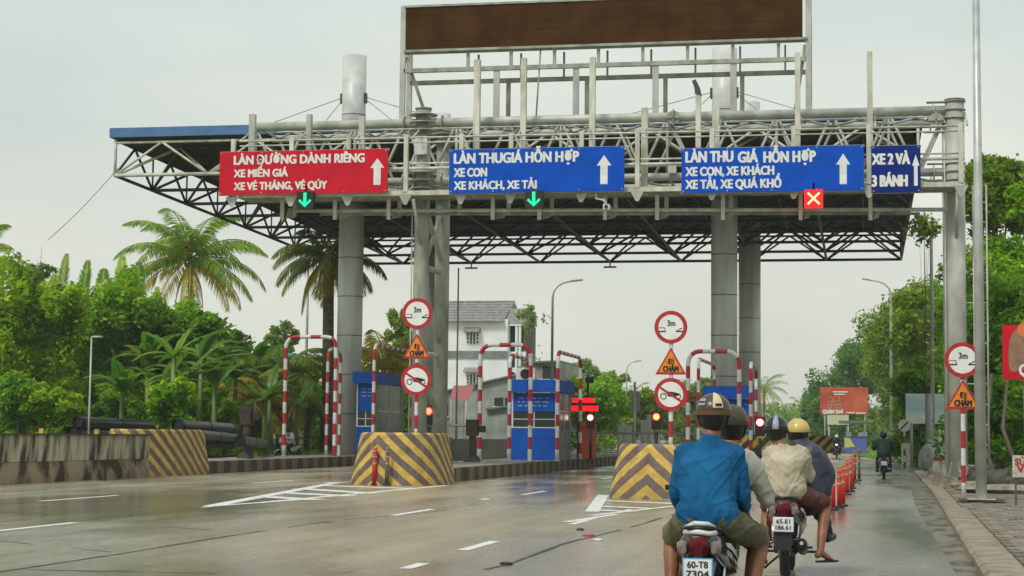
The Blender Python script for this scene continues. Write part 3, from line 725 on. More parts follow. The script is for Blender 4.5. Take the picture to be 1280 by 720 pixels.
# catwalk in front, carrying the signs
YC = 54.25; zc = 9.0
rail0, rail1 = P(300, 174, YC).x, P(1205, 165, YC).x
for z, r in ((10.86, .03), (10.70, .025), (10.02, .03), (9.86, .05)): gt('rail', (rail0, YC, z), (rail1, YC, z-.02), r, 6, IVORY)
ob('catwalk_edge', MB().bb(rail0, rail1, YC-.06, YC-.01, zc-.02, zc+.13), IVORY, gan)
ob('catwalk_deck', MB().bb(rail0, rail1, YC, YG-.2, zc-.03, zc+.02), STEELD, gan)
ob('catwalk_edge', MB().bb(rail0, rail1, YG-.19, YG-.14, zc-.04, zc+.1), STEELD, gan)
for px in (292, 365, 436, 508, 577, 639, 727, 797, 890, 992, 1086, 1201):
    x = P(px, 200, YC).x
    a = ob('catwalk_post', MB().bb(x-.07, x+.07, YC-.09, YC-.07, 9.1, 10.93).bb(x-.02, x+.02, YC-.07, YC+.02, 9.1, 10.93).bb(x-.07, x+.07, YC+.02, YC+.04, 9.1, 10.93), IVORY, gan)
    ob('gusset', MB().prism([(x-.22, YC-.07, 9.02), (x+.22, YC-.07, 9.02), (x+.05, YC-.07, 8.68), (x-.05, YC-.07, 8.68)], (0, .02, 0)), STEEL, a)
    gt('outrigger', (x, YC, 8.98), (x, YG-.1, zl-.1), .05, 6, STEEL)
    gt('outrigger', (x+.2, YC, 10.85), (x+.2, YG, zt-.1), .035, 6, STEEL)
# lower service pipe on hangers
gt('service_pipe', P(368, 263.5, 55), P(1184, 262, 55), .065, 8, STEEL)
gt('service_pipe', P(400, 268, 55.6), P(1150, 267, 55.6), .045, 8, STEELD)
for px in (354, 365, 420, 487, 497, 572, 617, 634, 675, 688, 757, 768, 822, 832, 904, 913, 1001, 1088):
    p = P(px, 262, 55); big = px in (354, 420, 487, 617, 675, 757, 822, 904, 1001, 1088)
    ob('hanger', MB().bb(p.x-.06, p.x+.06, 54.85 if big else 55.2, 54.95 if big else 55.3, p.z-(.34 if big else .15), 9.0), IVORY if big else STEEL, gan)
    if big: ob('hanger_strut', MB().prism([(p.x+.08, 54.98, p.z-.3), (p.x+.22, 55.5, p.z-.2), (p.x+.34, 55.5, p.z+.1), (p.x+.2, 54.98, p.z+.05)], (.02, .05, 0)), STEELD, gan)
# tall sign posts that rise past the pipe
for px, yt, wd in ((316, 143, .2), (387, 143, .16), (453, 146, .18), (597, 75, .2), (655, 73, .18), (741, 72, .18), (806, 135, .2), (895, 134, .22), (997, 66, .16), (1087, 65, .17)):
    a = P(px, yt, 54.7); 
    ob('sign_mount_post', MB().bb(a.x-wd/2, a.x+wd/2, 54.62, 54.8, 8.95, a.z), IVORY if px > 500 else STEEL, gan)
a = P(873, 118, 54.7)
fl = ob('sign_mount_post', MB().bb(a.x-.08, a.x+.08, 54.62, 54.8, 8.95, a.z), IVORY, gan)
fh = ob('floodlight', MB().prism([(a.x-.1, 54.6, a.z+.02), (a.x+.1, 54.6, a.z-.05), (a.x+.05, 54.6, a.z+.2), (a.x-.08, 54.6, a.z+.47), (a.x-.2, 54.6, a.z+.42), (a.x-.12, 54.6, a.z+.2)], (0, .22, 0)), DARKST, fl)
for px, y_ in ((842, 147), (1170, 150)):
    p = P(px, y_, YG-.2); ob('bolted_flange', MB().disc(p, .22, (0, -1, 0), .04, 16).bb(p.x-.02, p.x+.02, p.y-.1, p.y-.03, p.z-.26, p.z+.26).bb(p.x-.24, p.x+.24, p.y-.1, p.y-.03, p.z-.03, p.z+.03), STEELD, gan)
# cctv on the catwalk
c0 = P(745, 250, 54.2); cc = thing('cctv_camera', 'white surveillance camera on a bent bracket below the middle blue sign', 'camera', c0)
ob('bracket', MB().tube([c0+Vector((0, 0, .3)), c0+Vector((0, 0, .05)), c0+Vector((.25, 0, .0)), c0+Vector((.33, 0, -.15))], .04, 8), WHITE, cc)
ob('housing', MB().box(c0+Vector((.36, -.05, -.25)), (.2, .4, .16)), WHITE, cc); ob('lens', MB().disc(c0+Vector((.36, -.26, -.25)), .06, (0, -1, 0), .02), BLACK, cc)

# loose cables, conduit and bolts that go with the steel
rg = random.Random(21)
for k in range(9):
    x0 = -18.5+k*2.3; x1 = x0+rg.uniform(1.6, 2.6); z0 = rg.choice((9.75, 9.9, 11.3)); pts = [(x0+(x1-x0)*s, YG-.2, z0-rg.uniform(.12, .28)*math.sin(math.pi*s)) for s in [i/8 for i in range(9)]]
    ob('loose_cable', MB().tube(pts, .014, 5), BLACK if k % 2 else IVORY, gan)
gt('conduit', (XL+1, YG-.17, zt-.22), (XR, YG-.17, zt-.22), .022, 6, IVORY)
gt('conduit', (-14.42, YG-.1, .6), (-14.42, YG-.1, 10.4), .025, 6, IVORY); gt('conduit', (2.5, YG-.15, .3), (2.5, YG-.15, 10.6), .022, 6, IVORY)
for k in range(5):
    x = (-17.8, -10.6, -5.9, -3.0, .8)[k]; ob('junction_box', MB().bb(x-.13, x+.13, YG-.3, YG-.18, 9.7, 10.0), IVORY, gan)
# ------------------------------------------------------------------ LED board above
led = thing('led_board', 'wide dark brown unlit LED message board on steel legs above the gantry', 'message board', (-8.5, 57, 14))
LB = mat('led_brown', (0.062, 0.025, 0.006), 0.8, scale=1.2, col2=(0.080, 0.034, 0.009), detail=2, spec=.05)
ob('screen', MB().bb(-15.12, -1.87, 56.9, 57.25, 14.32, 15.78), LB, led)
gridm = MB()
for k in range(1, 42): x = -15.12+13.25*k/42; gridm.bb(x-.006, x+.006, 56.894, 56.9, 14.34, 15.76)
for k in range(1, 5): z = 14.32+1.46*k/5; gridm.bb(-15.1, -1.9, 56.893, 56.899, z-.006, z+.006)
ob('module_joints', gridm, LB, led)
ob('top_rim', MB().bb(-15.2, -1.8, 56.86, 57.3, 15.781, 15.85), STEELD, led); ob('bottom_rim', MB().bb(-15.2, -1.7, 56.86, 57.3, 14.24, 14.319), STEELD, led)
for x in (-15.25, -1.68):
    for y_ in (57.0, 57.9):
        ob('leg', MB().bb(x-.09, x+.09, y_-.07, y_+.07, 11.6, 16.3 if x > -5 else 15.85), STEEL, led)
    ob('leg_brace', MB().tube([(x+(.1 if x < -5 else -.1), 57.05, 14.1), (x+(.85 if x < -5 else -.5), 57.6, 11.7)], .06, 6), STEELD, led)
for z, y_ in ((13.62, 57.0), (13.38, 57.9)): ob('cross_beam', MB().bb(-15.2, -1.75, y_-.07, y_+.07, z-.07, z+.07), STEELD, led)
for k in range(8):
    x = -13.0+k*1.48; ob('strut', MB().bb(x-.05, x+.05, 57.0, 57.1, 13.7, 14.3), STEELD, led); ob('strut', MB().bb(x+.15, x+.21, 57.85, 57.95, 13.45, 14.3), STEELD, led)
for k, x in enumerate((-12.0, -9.3, -6.65, -4.1)):
    ob('strut', MB().bb(x-.1, x+.1, 56.97, 57.07, 11.65, 13.6), STEEL, led); ob('strut', MB().bb(x+.16, x+.3, 57.85, 57.95, 11.6, 13.35), STEELD, led)
ob('leg_brace', MB().tube([(-10.5, 57, 14.3), (-10.65, 57, 11.7)], .03, 5), STEELD, led)

# ------------------------------------------------------------------ overhead lane signs
def osign(label, pl, pt, pr_, pb_, m, lines, arrow, Y=54.0, bold=.075):
    a = P(pl, pt, Y); b = P(pr_, pb_, Y); zt_, zb_ = a.z-.03, b.z+.03
    zt_ = (P(pl, pt, Y).z+P(pr_, pt, Y).z)/2; zb_ = (P(pl, pb_, Y).z+P(pr_, pb_, Y).z)/2
    t = thing('overhead_sign', label, 'road sign', ((a.x+b.x)/2, Y, zb_), 'overhead lane signs on the gantry')
    ob('panel', MB().bb(a.x, b.x, Y, Y+.06, zb_, zt_), m, t)
    ob('frame', MB().bb(a.x-.02, b.x+.02, Y+.062, Y+.11, zb_-.02, zb_+.05).bb(a.x-.02, b.x+.02, Y+.062, Y+.11, zt_-.05, zt_+.02), STEEL, t)
    nj = max(1, int((b.x-a.x)/1.3)); 
    for k in range(1, nj): xx = a.x+(b.x-a.x)*k/nj; ob('panel_joint', MB().bb(xx-.006, xx+.006, Y-.002, Y-.0005, zb_, zt_), MATS['dark_seam'] if 0 else m, t)
    for k in range(nj+1):
        for zz in (zb_+.05, zt_-.05): xx = a.x+.06+(b.x-a.x-.12)*k/nj; ob('bolt', MB().bb(xx-.018, xx+.018, Y-.014, Y, zz-.018, zz+.018), STEEL, t)
    for s, xl, yb, xr, cap in lines: textpx(s, xl, yb, xr, cap, Y-.004, SIGNW, t, bold)
    al, at, ar, ab = arrow; A = P(al, at, Y); Bq = P(ar, ab, Y); cx = (A.x+Bq.x)/2; w_ = (Bq.x-A.x)/2; zt2, zb2 = A.z, Bq.z
    sh = w_*.5; zm = zt2-(zt2-zb2)*.36
    ob('arrow', MB().prism([(cx, Y-.004, zt2), (cx-w_, Y-.004, zm), (cx-sh, Y-.004, zm), (cx-sh, Y-.004, zb2), (cx+sh, Y-.004, zb2), (cx+sh, Y-.004, zm), (cx+w_, Y-.004, zm)], (0, .003, 0)), SIGNW, t)
    return t
osign('red overhead sign reading LÀN ĐƯỜNG DÀNH RIÊNG with a white arrow', 275, 188, 484, 242, SIGNR,
      [('LÀN ĐƯỜNG DÀNH RIÊNG', 292, 205.7, 456, 11), ('XE MIẾN GIÁ', 292, 221.5, 360, 9.5), ('XE VÉ THÁNG, VÉ QÚY', 292, 237.5, 409, 9.5)], (463, 198, 480, 231))
osign('blue overhead sign right of the middle columns, its second line reading XE CON', 562, 185, 780, 240, SIGNB,
      [('LÀN THUGIÁ HỖN HỢP', 567, 204.5, 724, 12.5), ('XE CON', 567, 221, 609, 10.5), ('XE KHÁCH, XE TẢI', 567, 237, 671, 10)], (746, 194, 764, 230))
osign('widest blue overhead sign, with XE TẢI, XE QUÁ KHỔ on its last line', 852, 183.5, 1080, 239.5, SIGNB,
      [('LÀN THU', 856.5, 203, 917, 13), ('GIÁ', 922, 203, 948, 13), ('HỖN HỢP', 954, 203, 1020, 13), ('XE CON, XE KHÁCH', 856.5, 220, 968, 10.5), ('XE TẢI, XE QUÁ KHỔ', 856.5, 236, 977, 10.5)], (1045, 192, 1063, 230))
osign('small navy overhead sign reading XE 2 VÀ 3 BÁNH, rightmost', 1089, 182, 1151, 240.5, SIGNN,
      [('XE 2 VÀ', 1089.5, 205.5, 1138, 12.5), ('3 BÁNH', 1089.5, 233, 1135, 13)], (1140, 193, 1149.5, 232), bold=.085)
GRN = mat('green_led', (0.0, 0.3, 0.15), .4, emit=(0.0, 0.8, 0.30), estr=1.0)
REDL = mat('red_led', (0.4, 0.0, 0.0), .4, emit=(1.0, 0.01, 0.015), estr=.75)
XLED = mat('amber_white_led', (0.5, 0.3, 0.1), .4, emit=(1.0, 0.62, 0.30), estr=1.2)
def lsig(label, px, py, cross=False):
    p = P(px, py, 53.9); t = thing('lane_signal', label, 'lane signal', p)
    ob('housing', MB().bb(p.x-.28, p.x+.28, 53.92, 54.12, p.z-.28, p.z+.28), REDL if cross else BLACK, t)
    g = []
    if cross:
        mb = MB()
        for s in (-1, 1): mb.box(p+Vector((0, -.0, 0)), (.5, .02, .06), M=Matrix.Rotation(s*math.pi/4, 3, 'Y'))
        ob('lit_cross', mb, XLED, t)
    else:
        q = p; mb = MB().prism([(q.x-.05, 53.9, q.z+.24), (q.x-.05, 53.9, q.z-.1), (q.x-.17, 53.9, q.z+.03), (q.x-.21, 53.9, q.z-.03), (q.x, 53.9, q.z-.23), (q.x+.21, 53.9, q.z-.03), (q.x+.17, 53.9, q.z+.03), (q.x+.05, 53.9, q.z-.1), (q.x+.05, 53.9, q.z+.24)], (0, .015, 0))
        ob('lit_arrow', mb, GRN, t)
    ob('bracket', MB().bb(p.x-.03, p.x+.03, 54.0, 54.1, p.z+.28, p.z+.5), STEELD, t)
lsig('lit green arrow lane signal under the red overhead sign', 381, 250)
lsig('lit green arrow lane signal under the blue sign near the middle columns', 667, 249)
lsig('lit red lane signal with a glowing cross under the widest blue sign', 1017, 248, True)
# ------------------------------------------------------------------ post with round and triangular signs
def banded(pts, r, step=.42, first=0, n=10):
    """polyline resampled into painted bands: returns points and material indices (0 red, 1 white)"""
    pts = [Vector(p) for p in pts]; out_ = [pts[0]]; mi = []; acc = 0; k = first
    for a, b in zip(pts[:-1], pts[1:]):
        d = (b-a).length; s = 0
        while acc+(d-s) >= step-1e-6:
            s += step-acc; out_.append(a.lerp(b, s/d)); mi.append(k % 2); k += 1; acc = 0
        if d-s > 1e-4: out_.append(b); mi.append(k % 2); acc += d-s
    return out_, mi
def disc_sign(post, c, r, kind):
    s = ob('round_sign', MB().disc(c, r, (0, -1, 0), .012, 32).disc(c+Vector((0, .03, 0)), r*.5, (0, -1, 0), .02, 12), RED, post)
    f = ob('sign_face', MB().disc(c+Vector((0, -.012, 0)), r*.76, (0, -1, 0), .003, 32), SIGNW, s)
    return s
def place_text(s, c, w_, cap, y, par, m=BLACK, bold=.05): text(s, (c.x-w_/2, y, c.z-cap/2), w_, cap, m, par, bold=bold)
def width_sign(post, c, r):
    s = disc_sign(post, c, r, 0); y = c.y-.017
    place_text('3m', c+Vector((0.01, 0, r*.24)), r*.5, r*.34, y, s)
    for q in (-1, 1):
        mb = MB().prism([(c.x+q*r*.74, y, c.z-r*.30), (c.x+q*r*.30, y, c.z-r*.30), (c.x+q*r*.30, y, c.z-r*.22), (c.x+q*r*.74, y, c.z-r*.22)], (0, .003, 0))
        if q < 0: mb.prism([(c.x-r*.72, y, c.z-r*.02), (c.x-r*.36, y, c.z-r*.02), (c.x-r*.31, y, c.z-r*.2), (c.x-r*.36, y, c.z-r*.2), (c.x-r*.40, y, c.z-r*.06), (c.x-r*.73, y, c.z-r*.06)], (0, .003, 0))
        else: mb.prism([(c.x+r*.32, y, c.z-r*.22), (c.x+r*.66, y, c.z-r*.03), (c.x+r*.70, y, c.z-r*.08), (c.x+r*.42, y, c.z-r*.22)], (0, .003, 0))
        ob('pictogram', mb, BLACK, s)
def tri_sign(post, c, r):
    def tr(k, y, th):
        return MB().prism([(c.x, y, c.z+r*1.0*k), (c.x-r*.98*k, y, c.z-r*.72*k), (c.x+r*.98*k, y, c.z-r*.72*k)], (0, th, 0))
    s = ob('triangle_sign', tr(1, c.y, .012), RED, post)
    ob('sign_face', tr(.80, c.y-.004, .003), SIGNY, s)
    place_text('ĐI', c+Vector((0, 0, r*.10)), r*.38, r*.30, c.y-.008, s, BLACK, .05)
    place_text('CHẬM', c+Vector((0, 0, -r*.36)), r*1.0, r*.33, c.y-.008, s, BLACK, .09)
def moto_sign(post, c, r):
    s = disc_sign(post, c, r, 1); y = c.y-.016; mb = MB()
    for q in (-.43, .42): mb.torus((c.x+r*q, y, c.z-r*.12), r*.17, r*.028, 'Y', 16, 4)
    mb.prism([(c.x-r*.43, y, c.z-r*.12), (c.x-r*.22, y, c.z+r*.16), (c.x-r*.02, y, c.z+r*.17), (c.x+r*.30, y, c.z+r*.12), (c.x+r*.60, y, c.z+r*.03), (c.x+r*.46, y, c.z-r*.08), (c.x+r*.10, y, c.z-r*.16), (c.x-r*.16, y, c.z-r*.12), (c.x-r*.24, y, c.z+r*.06)][::-1], (0, .003, 0))
    ob('pictogram', mb, BLACK, s)
    ob('red_bar', MB().box((c.x, y-.004, c.z), (r*1.56, .004, r*.13), M=Matrix.Rotation(math.radians(33), 3, 'Y')), RED, s)
def sign_post(label, px, base_z, Y, heads, Xpx=500):
    x = P(px, Xpx, Y).x; top = max(P(px, h[1], Y).z+h[2] for h in heads)
    t = thing('sign_post', label, 'sign post', (x, Y, base_z), 'striped posts with round and triangular road signs')
    pts, mi = banded([(x, Y+.06, base_z), (x, Y+.06, top-.1)], .05, .36, 1)
    ob('pole', MB().tube(pts, .05, 10, mis=mi), [RED, WHITE], t)
    for k, y_, r in heads:
        c = Vector((x-(.0), Y, P(px, y_, Y).z))
        (width_sign if k == 'w' else tri_sign if k == 't' else moto_sign)(t, c, r)
    return t
sign_post('striped post with three signs behind the middle chevron block', 521, 1.15, 46.6, [('w', 392, .43), ('t', 435, .40), ('m', 475, .43)], 430)
sign_post('striped post with three round and triangular signs nearest the rider in blue', 838.5, 1.0, 39.8, [('w', 409, .375), ('t', 454, .36), ('m', 493, .375)], 450)
sign_post('striped post with two signs on the right pavement beside the tall grey pole', 1204, .12, 38.2, [('w', 450, .375), ('t', 496, .37)], 520)

# ------------------------------------------------------------------ striped pipe arches round the booths
def arch(label, a, b, h, r=.08, first=1, rr=.42):
    a, b = Vector(a), Vector(b); u = (b-a).normalized(); Z = Vector((0, 0, 1))
    t = thing('striped_arch', label, 'guard arch', a, 'red and white pipe arches guarding the toll booths')
    pts = [a, a+Z*(h-rr)]+[a+u*(rr*(1-math.cos(q)))+Z*(h-rr+rr*math.sin(q)) for q in (math.pi/8, math.pi/4, 3*math.pi/8, math.pi/2)]
    pts += [b-u*(rr*(1-math.cos(q)))+Z*(h-rr+rr*math.sin(q)) for q in (math.pi/2, 3*math.pi/8, math.pi/4, math.pi/8)]+[b+Z*(h-rr), b]
    p2, mi = banded(pts, r, .44, first)
    ob('pipe', MB().tube(p2, r, 12, mis=mi), [RED, WHITE], t)
    for q in (a, b): ob('base_flange', MB().tube([q, q+Vector((0, 0, .03))], r*1.9, 12), STEELD, t)
def X(px, Y, py=500): return P(px, py, Y).x
I = .395
arch('striped pipe arch across the left island, just left of the big left pillar', (X(356, 68.5), 68.5, I), (X(419, 68.5), 68.5, I), 4.85)
arch('striped pipe arch standing side on behind the left pillar arch', (X(409, 71), 71, I), (X(409, 71)+.1, 72.5, I), 4.5, .07)
arch('striped pipe arch side on in front of the left blue booth', (X(467, 69.5), 69.5, I), (X(467, 69.5)-.1, 76, I), 4.6, .07)
arch('striped pipe arch across the middle island in front of the blue booth', (X(600, 64), 64, I), (X(663, 64), 64, I), 4.3)
arch('striped pipe arch side on at the left corner of the middle booth', (X(637, 65.6), 65.6, I), (X(637, 65.6)-.0, 69.5, I), 4.0, .075)
arch('striped pipe arch side on at the right corner of the middle booth', (X(697, 66), 66, I), (X(697, 66)+.0, 71.5, I), 4.15, .075)
arch('striped pipe arch across the right island in front of the right pillar', (X(860, 63.5), 63.5, I), (X(924, 63.5), 63.5, I), 4.05)
arch('thin striped pipe arch between the legs of the right island arch', (X(873, 66), 66, I), (X(873, 66)+.1, 72, I), 3.9, .065)
arch('striped pipe arch at the right edge of the right island', (X(938.5, 66), 66, I), (X(938.5, 66)-.1, 71, I), 3.75, .07)

# ------------------------------------------------------------------ toll booths
rg = random.Random(11)
def scribble(par, x0, z0, wd, y, rows, m, h=.07):
    for k in range(rows):
        w_ = wd*rg.uniform(.8, 1); x = x0+(wd-w_)/2; z = z0-k*h*2.1
        while x < x0+w_:
            l = rg.uniform(.12, .3); n_ = int(l/.022)
            pts = [(x+i*.022, y, z+h*(.45+.42*math.sin(i*2.1+k)+rg.uniform(-.12, .12))) for i in range(n_)]
            if n_ > 2: ob('script_stroke', MB().tube(pts, .009, 4), m, par)
            x += l+.06
def booth(label, x0, x1, y0, y1, h, ac=True):
    z = I; t = thing('toll_booth', label, 'toll booth', ((x0+x1)/2, y0, z), 'toll booths')
    ob('lower_panel', MB().bb(x0, x1, y0-.03, y0, z, z+1.25), BLUEP, t)
    ob('body', MB().bb(x0+.01, x1-.01, y0+.02, y1, z, z+1.15), GREYW, t)
    ob('roof', MB().bb(x0-.1, x1+.1, y0-.25, y1+.15, z+h, z+h+.12), GREYW, t)
    ob('fascia', MB().bb(x0-.12, x1+.12, y0-.3, y0-.26, z+h-.35, z+h+.14).bb(x0-.12, x0-.09, y0-.26, y1+.1, z+h-.35, z+h+.14).bb(x1+.09, x1+.12, y0-.26, y1+.1, z+h-.35, z+h+.14), BLUEP, t)
    g = ob('poster', MB().bb(x0+.06, x1-.06, y0-.05, y0-.03, z+1.9, z+h-.38), BLUEP, t)
    scribble(g, x0+.22, z+h-.62, x1-x0-.44, y0-.056, 3, SIGNW)
    w_ = ob('window', MB().bb(x0+.06, x1-.06, y0-.005, y0+.01, z+1.28, z+1.9), GLASS, t)
    ob('window_frame', MB().bb(x0, x1, y0-.04, y0, z+1.25, z+1.29).bb(x0, x0+.06, y0-.03, y0+.03, z+1.29, z+h-.01).bb(x1-.06, x1, y0-.03, y0+.03, z+1.29, z+h-.01).bb((x0+x1)/2-.02, (x0+x1)/2+.02, y0-.02, y0+.03, z+1.29, z+1.9).bb(x0+.06, x1-.06, y0-.02, y0+.0, z+1.58, z+1.61), WHITE, w_)
    for xs_ in (x0, x1-.04):
        ob('side_wall', MB().bb(xs_, xs_+.04, y0+.06, y0+.5, z+1.15, z+h-.01), GREYW, t); ob('side_wall', MB().bb(xs_, xs_+.04, y1-.6, y1, z+1.15, z+h-.01), GREYW, t)
        sw = ob('side_window', MB().bb(xs_+.015, xs_+.03, y0+.5, y1-.6, z+1.15, z+h-.01), GLASS, t)
        ob('window_frame', MB().bb(xs_-.01, xs_+.05, y0+.5, y1-.6, z+1.9, z+1.95).bb(xs_-.01, xs_+.05, (y0+y1)/2-.03, (y0+y1)/2+.03, z+1.15, z+h-.02), WHITE, sw)
    if ac: 
        a = ob('air_conditioner', MB().bb(x0+.1, x0+.85, y0+.25, y0+.6, z+h+.12, z+h+.62), WHITE, t)
        ob('fan_grille', MB().disc(((x0+.47), y0+.25, z+h+.37), .2, (0, -1, 0), .01, 20), BLACK, a)
    return t
booth('blue fronted toll booth on the middle island with white script on its poster', X(640, 68), X(696, 68), 68, 71.5, 3.0)
booth('blue toll booth half hidden behind the big left pillar', X(446, 73), X(469, 73), 73, 77.8, 3.45, False)
booth('toll booth on the right island hidden behind the right pillars', X(884, 72), X(938, 72), 72, 75, 2.9, False)

# red displays and toll machine on the middle island
t = thing('toll_machine', 'orange red toll machine cabinet with glowing red displays beside the middle booth', 'machine', (X(735, 75), 75, I))
x = X(735, 75)
ob('cabinet', MB().bb(x-.38, x+.32, 74.8, 75.4, I, I+1.45), mat('machine_orange', (0.40, 0.05, 0.015), .5, scale=3), t)
ob('cabinet_edge', MB().bb(x-.44, x-.385, 74.78, 75.4, I, I+1.5), BLACK, t)
ob('display_post', MB().tube([(x-.1, 75.6, I+1.2), (x-.1, 75.6, 4.0)], .05, 8).bb(x-.2, x+.15, 75.5, 75.7, 3.65, 3.9), BLACK, t)
d = ob('led_display', MB().bb(x-.7, x+.25, 75.1, 75.3, 2.78, 3.0), REDL, t); ob('led_display', MB().bb(x-.75, x+.42, 75.0, 75.2, 2.42, 2.66), REDL, t)
ob('display_hood', MB().bb(x-.76, x+.5, 75.0, 75.35, 2.665, 2.775).bb(x-.72, x+.3, 75.05, 75.35, 3.001, 3.06), BLACK, t)
LRED = mat('red_lamp', (.8, .1, .1), .3, emit=(1, .12, .06), estr=4); LHOT = mat('red_lamp_core', (1, .6, .5), .3, emit=(1, .72, .6), estr=4.5); LYEL = mat('amber_lamp', (1, .7, .2), .3, emit=(1, .70, .12), estr=1.3)
def signal(label, px, py, Y, zbase, core, par=None):
    p = P(px, py, Y); t = thing('traffic_light', label, 'traffic light', (p.x, Y, zbase), 'small traffic lights at the lanes')
    ob('housing', MB().bb(p.x-.18, p.x+.18, Y, Y+.16, p.z-.48, p.z+.2), BLACK, t)
    r = ob('lit_lens', MB().disc(p+Vector((0, -.002, 0)), .155, (0, -1, 0), .02, 20), REDL, t); ob('lamp_glow', MB().disc(p+Vector((0, -.023, 0)), .11, (0, -1, 0), .01, 18), core, r)
    ob('dark_lens', MB().disc(p+Vector((0, -.002, -.34)), .12, (0, -1, 0), .02, 18), RUBBER, t)
    ob('hood', MB().torus(p+Vector((0, -.08, 0)), .17, .012, 'Y', 16, 5, arc=(0, math.pi)), BLACK, t)
    ob('post', MB().tube([(p.x, Y+.08, zbase), (p.x, Y+.08, p.z-.55)], .06, 8), BLACK, t)
signal('glowing red traffic light on the orange toll machine', 738, 522, 73.6, I, LHOT)
signal('amber traffic light on a black post behind the chevron block', 820.5, 521, 66, 0, LYEL)
signal('glowing red traffic light at the right island beyond the striped helmet', 950, 528, 62, I, LHOT)
signal('small red light behind the middle sign post', 536, 514, 60, I, LRED)

# boom barriers
def boom(label, px, Y, z, h, arm):
    x = X(px, Y, 540); t = thing('boom_barrier', label, 'barrier', (x, Y, z), 'boom barrier machines on the islands'); m = mat('rusty_black', (0.02, 0.015, 0.012), .6, scale=5, col2=(0.06, 0.035, 0.025))
    ob('base', MB().prism([(x-.3, Y-.2, z), (x+.3, Y-.2, z), (x+.14, Y-.14, z+.22), (x-.14, Y-.14, z+.22)], (0, .4, 0)), m, t)
    ob('post', MB().bb(x-.11, x+.11, Y-.1, Y+.1, z+.2, z+h*.62), m, t)
    hd = ob('head', MB().bb(x-.22, x+.2, Y-.16, Y+.16, z+h*.62, z+h).bb(x+.2, x+.45, Y-.05, Y+.1, z+h*.7, z+h*.86), m, t)
    ob('arm', MB().tube([(x-arm, Y+.02, z+h*.86), (x+.2, Y+.02, z+h*.84)], .045, 6), STEELD, t)
    ob('foot_plate', MB().bb(x-.7, x+.5, Y-.1, Y+.3, z-.02, z+.02), IVORY, t)
boom('dark rusty boom barrier machine beside the middle arch', 591, 61, I, 1.5, .9)
boom('dark rusty boom barrier machine on the left island', 308, 62, I, 2.0, .0)

# delineator posts
def delin(label, x, y, h=.78, m=None, r=.038):
    t = thing('delineator_post', label, 'bollard', (x, y, 0), 'flexible orange lane posts')
    ob('base', MB().tube([(x, y, 0), (x, y, .04)], .10, 12), RUBBER, t)
    ob('tube', MB().tube([(x, y, .05), (x, y, h)], [r*1.15, r], 10), m or HIVIS, t)
    for z in (.55, .72, .88): ob('reflective_band', MB().tube([(x, y, h*z), (x, y, h*z+.06)], r*1.13, 10), HIVISD, t)
    ob('cap', MB().sph((x, y, h), (r, r, .03), 8, 4), HIVISD, t)
BROWNP = mat('muddy_post', (0.10, 0.06, 0.04), .7, scale=8, col2=(0.22, 0.16, 0.09))
nd = ['nearest of the orange lane posts right of the rider in the navy jacket', 'second nearest orange lane post, close behind the nearest', 'third orange lane post in the cluster by the navy jacket', 'orange lane post in the middle of the row, first beyond the cluster', 'orange lane post in the middle of the row, just behind another', 'orange lane post near the far end of the row', 'muddy brown lane post next to last in the row', 'muddy brown lane post at the far end of the row']
for k, (px, py, h) in enumerate(((1041.5, 638, .80), (1049, 635, .80), (1054, 633, .82), (1059, 619, .85), (1064, 615, .85), (1066, 611, .9), (1068.5, 603, .98), (1074, 601, 1.1))):
    g_ = G(px, py); delin(nd[k], g_.x, g_.y, h, HIVIS if k < 6 else BROWNP, .041)
g_ = G(468, 606.5); delin('orange lane post before the middle chevron block', g_.x, g_.y, .98, HIVIS, .06)
g_ = G(483.5, 607); delin('brown lane post before the middle chevron block, right of the orange one', g_.x, g_.y, .98, BROWNP, .05)
g_ = G(790.5, 619); delin('dark lane post before the chevron block beside the rider in blue', g_.x, g_.y, .92, BROWNP, .055)

# black and yellow end boards on the far islands
def board(label, px0, px1, py0, py1, Y, d=1.2):
    a, b = P(px0, py0, Y), P(px1, py1, Y)
    t = thing('striped_barrier', label, 'barrier', ((a.x+b.x)/2, Y, b.z), 'black and yellow striped barriers')
    ob('body', MB().bb(a.x, b.x, Y, Y+d, b.z, a.z), KERBD, t)
    k = 0; x = a.x-(a.z-b.z)
    while x < b.x:
        p = [(x, b.z), (x+.28, b.z), (x+.28+(a.z-b.z), a.z), (x+(a.z-b.z), a.z)]
        cl = [(min(max(u, a.x), b.x), v) for u, v in p]
        if k % 2 == 0 and p[2][0] > a.x+.1 and p[0][0] < b.x-.1: 
            q = [];  
            # clip to the board's edges
            def cut(poly, X_, sgn):
                o_ = []
                for i in range(len(poly)):
                    A, Bv = poly[i], poly[(i+1) % len(poly)]; ia, ib = sgn*(A[0]-X_) >= 0, sgn*(Bv[0]-X_) >= 0
                    if ia: o_.append(A)
                    if ia != ib: s = (X_-A[0])/(Bv[0]-A[0]); o_.append((X_, A[1]+s*(Bv[1]-A[1])))
                return o_
            q = cut(cut(p, a.x, 1), b.x, -1)
            if len(q) > 2: ob('yellow_stripe', MB().prism([(u, Y-.006, v) for u, v in q], (0, .004, 0)), YELLOW, t)
        x += .28; k += 1
board('black and yellow striped barrier behind the right island between the two near riders', 912, 962, 543, 562, 66, .4)
board('black and yellow striped barrier far off beside the yellow helmet', 1008, 1041, 544.5, 566, 95)

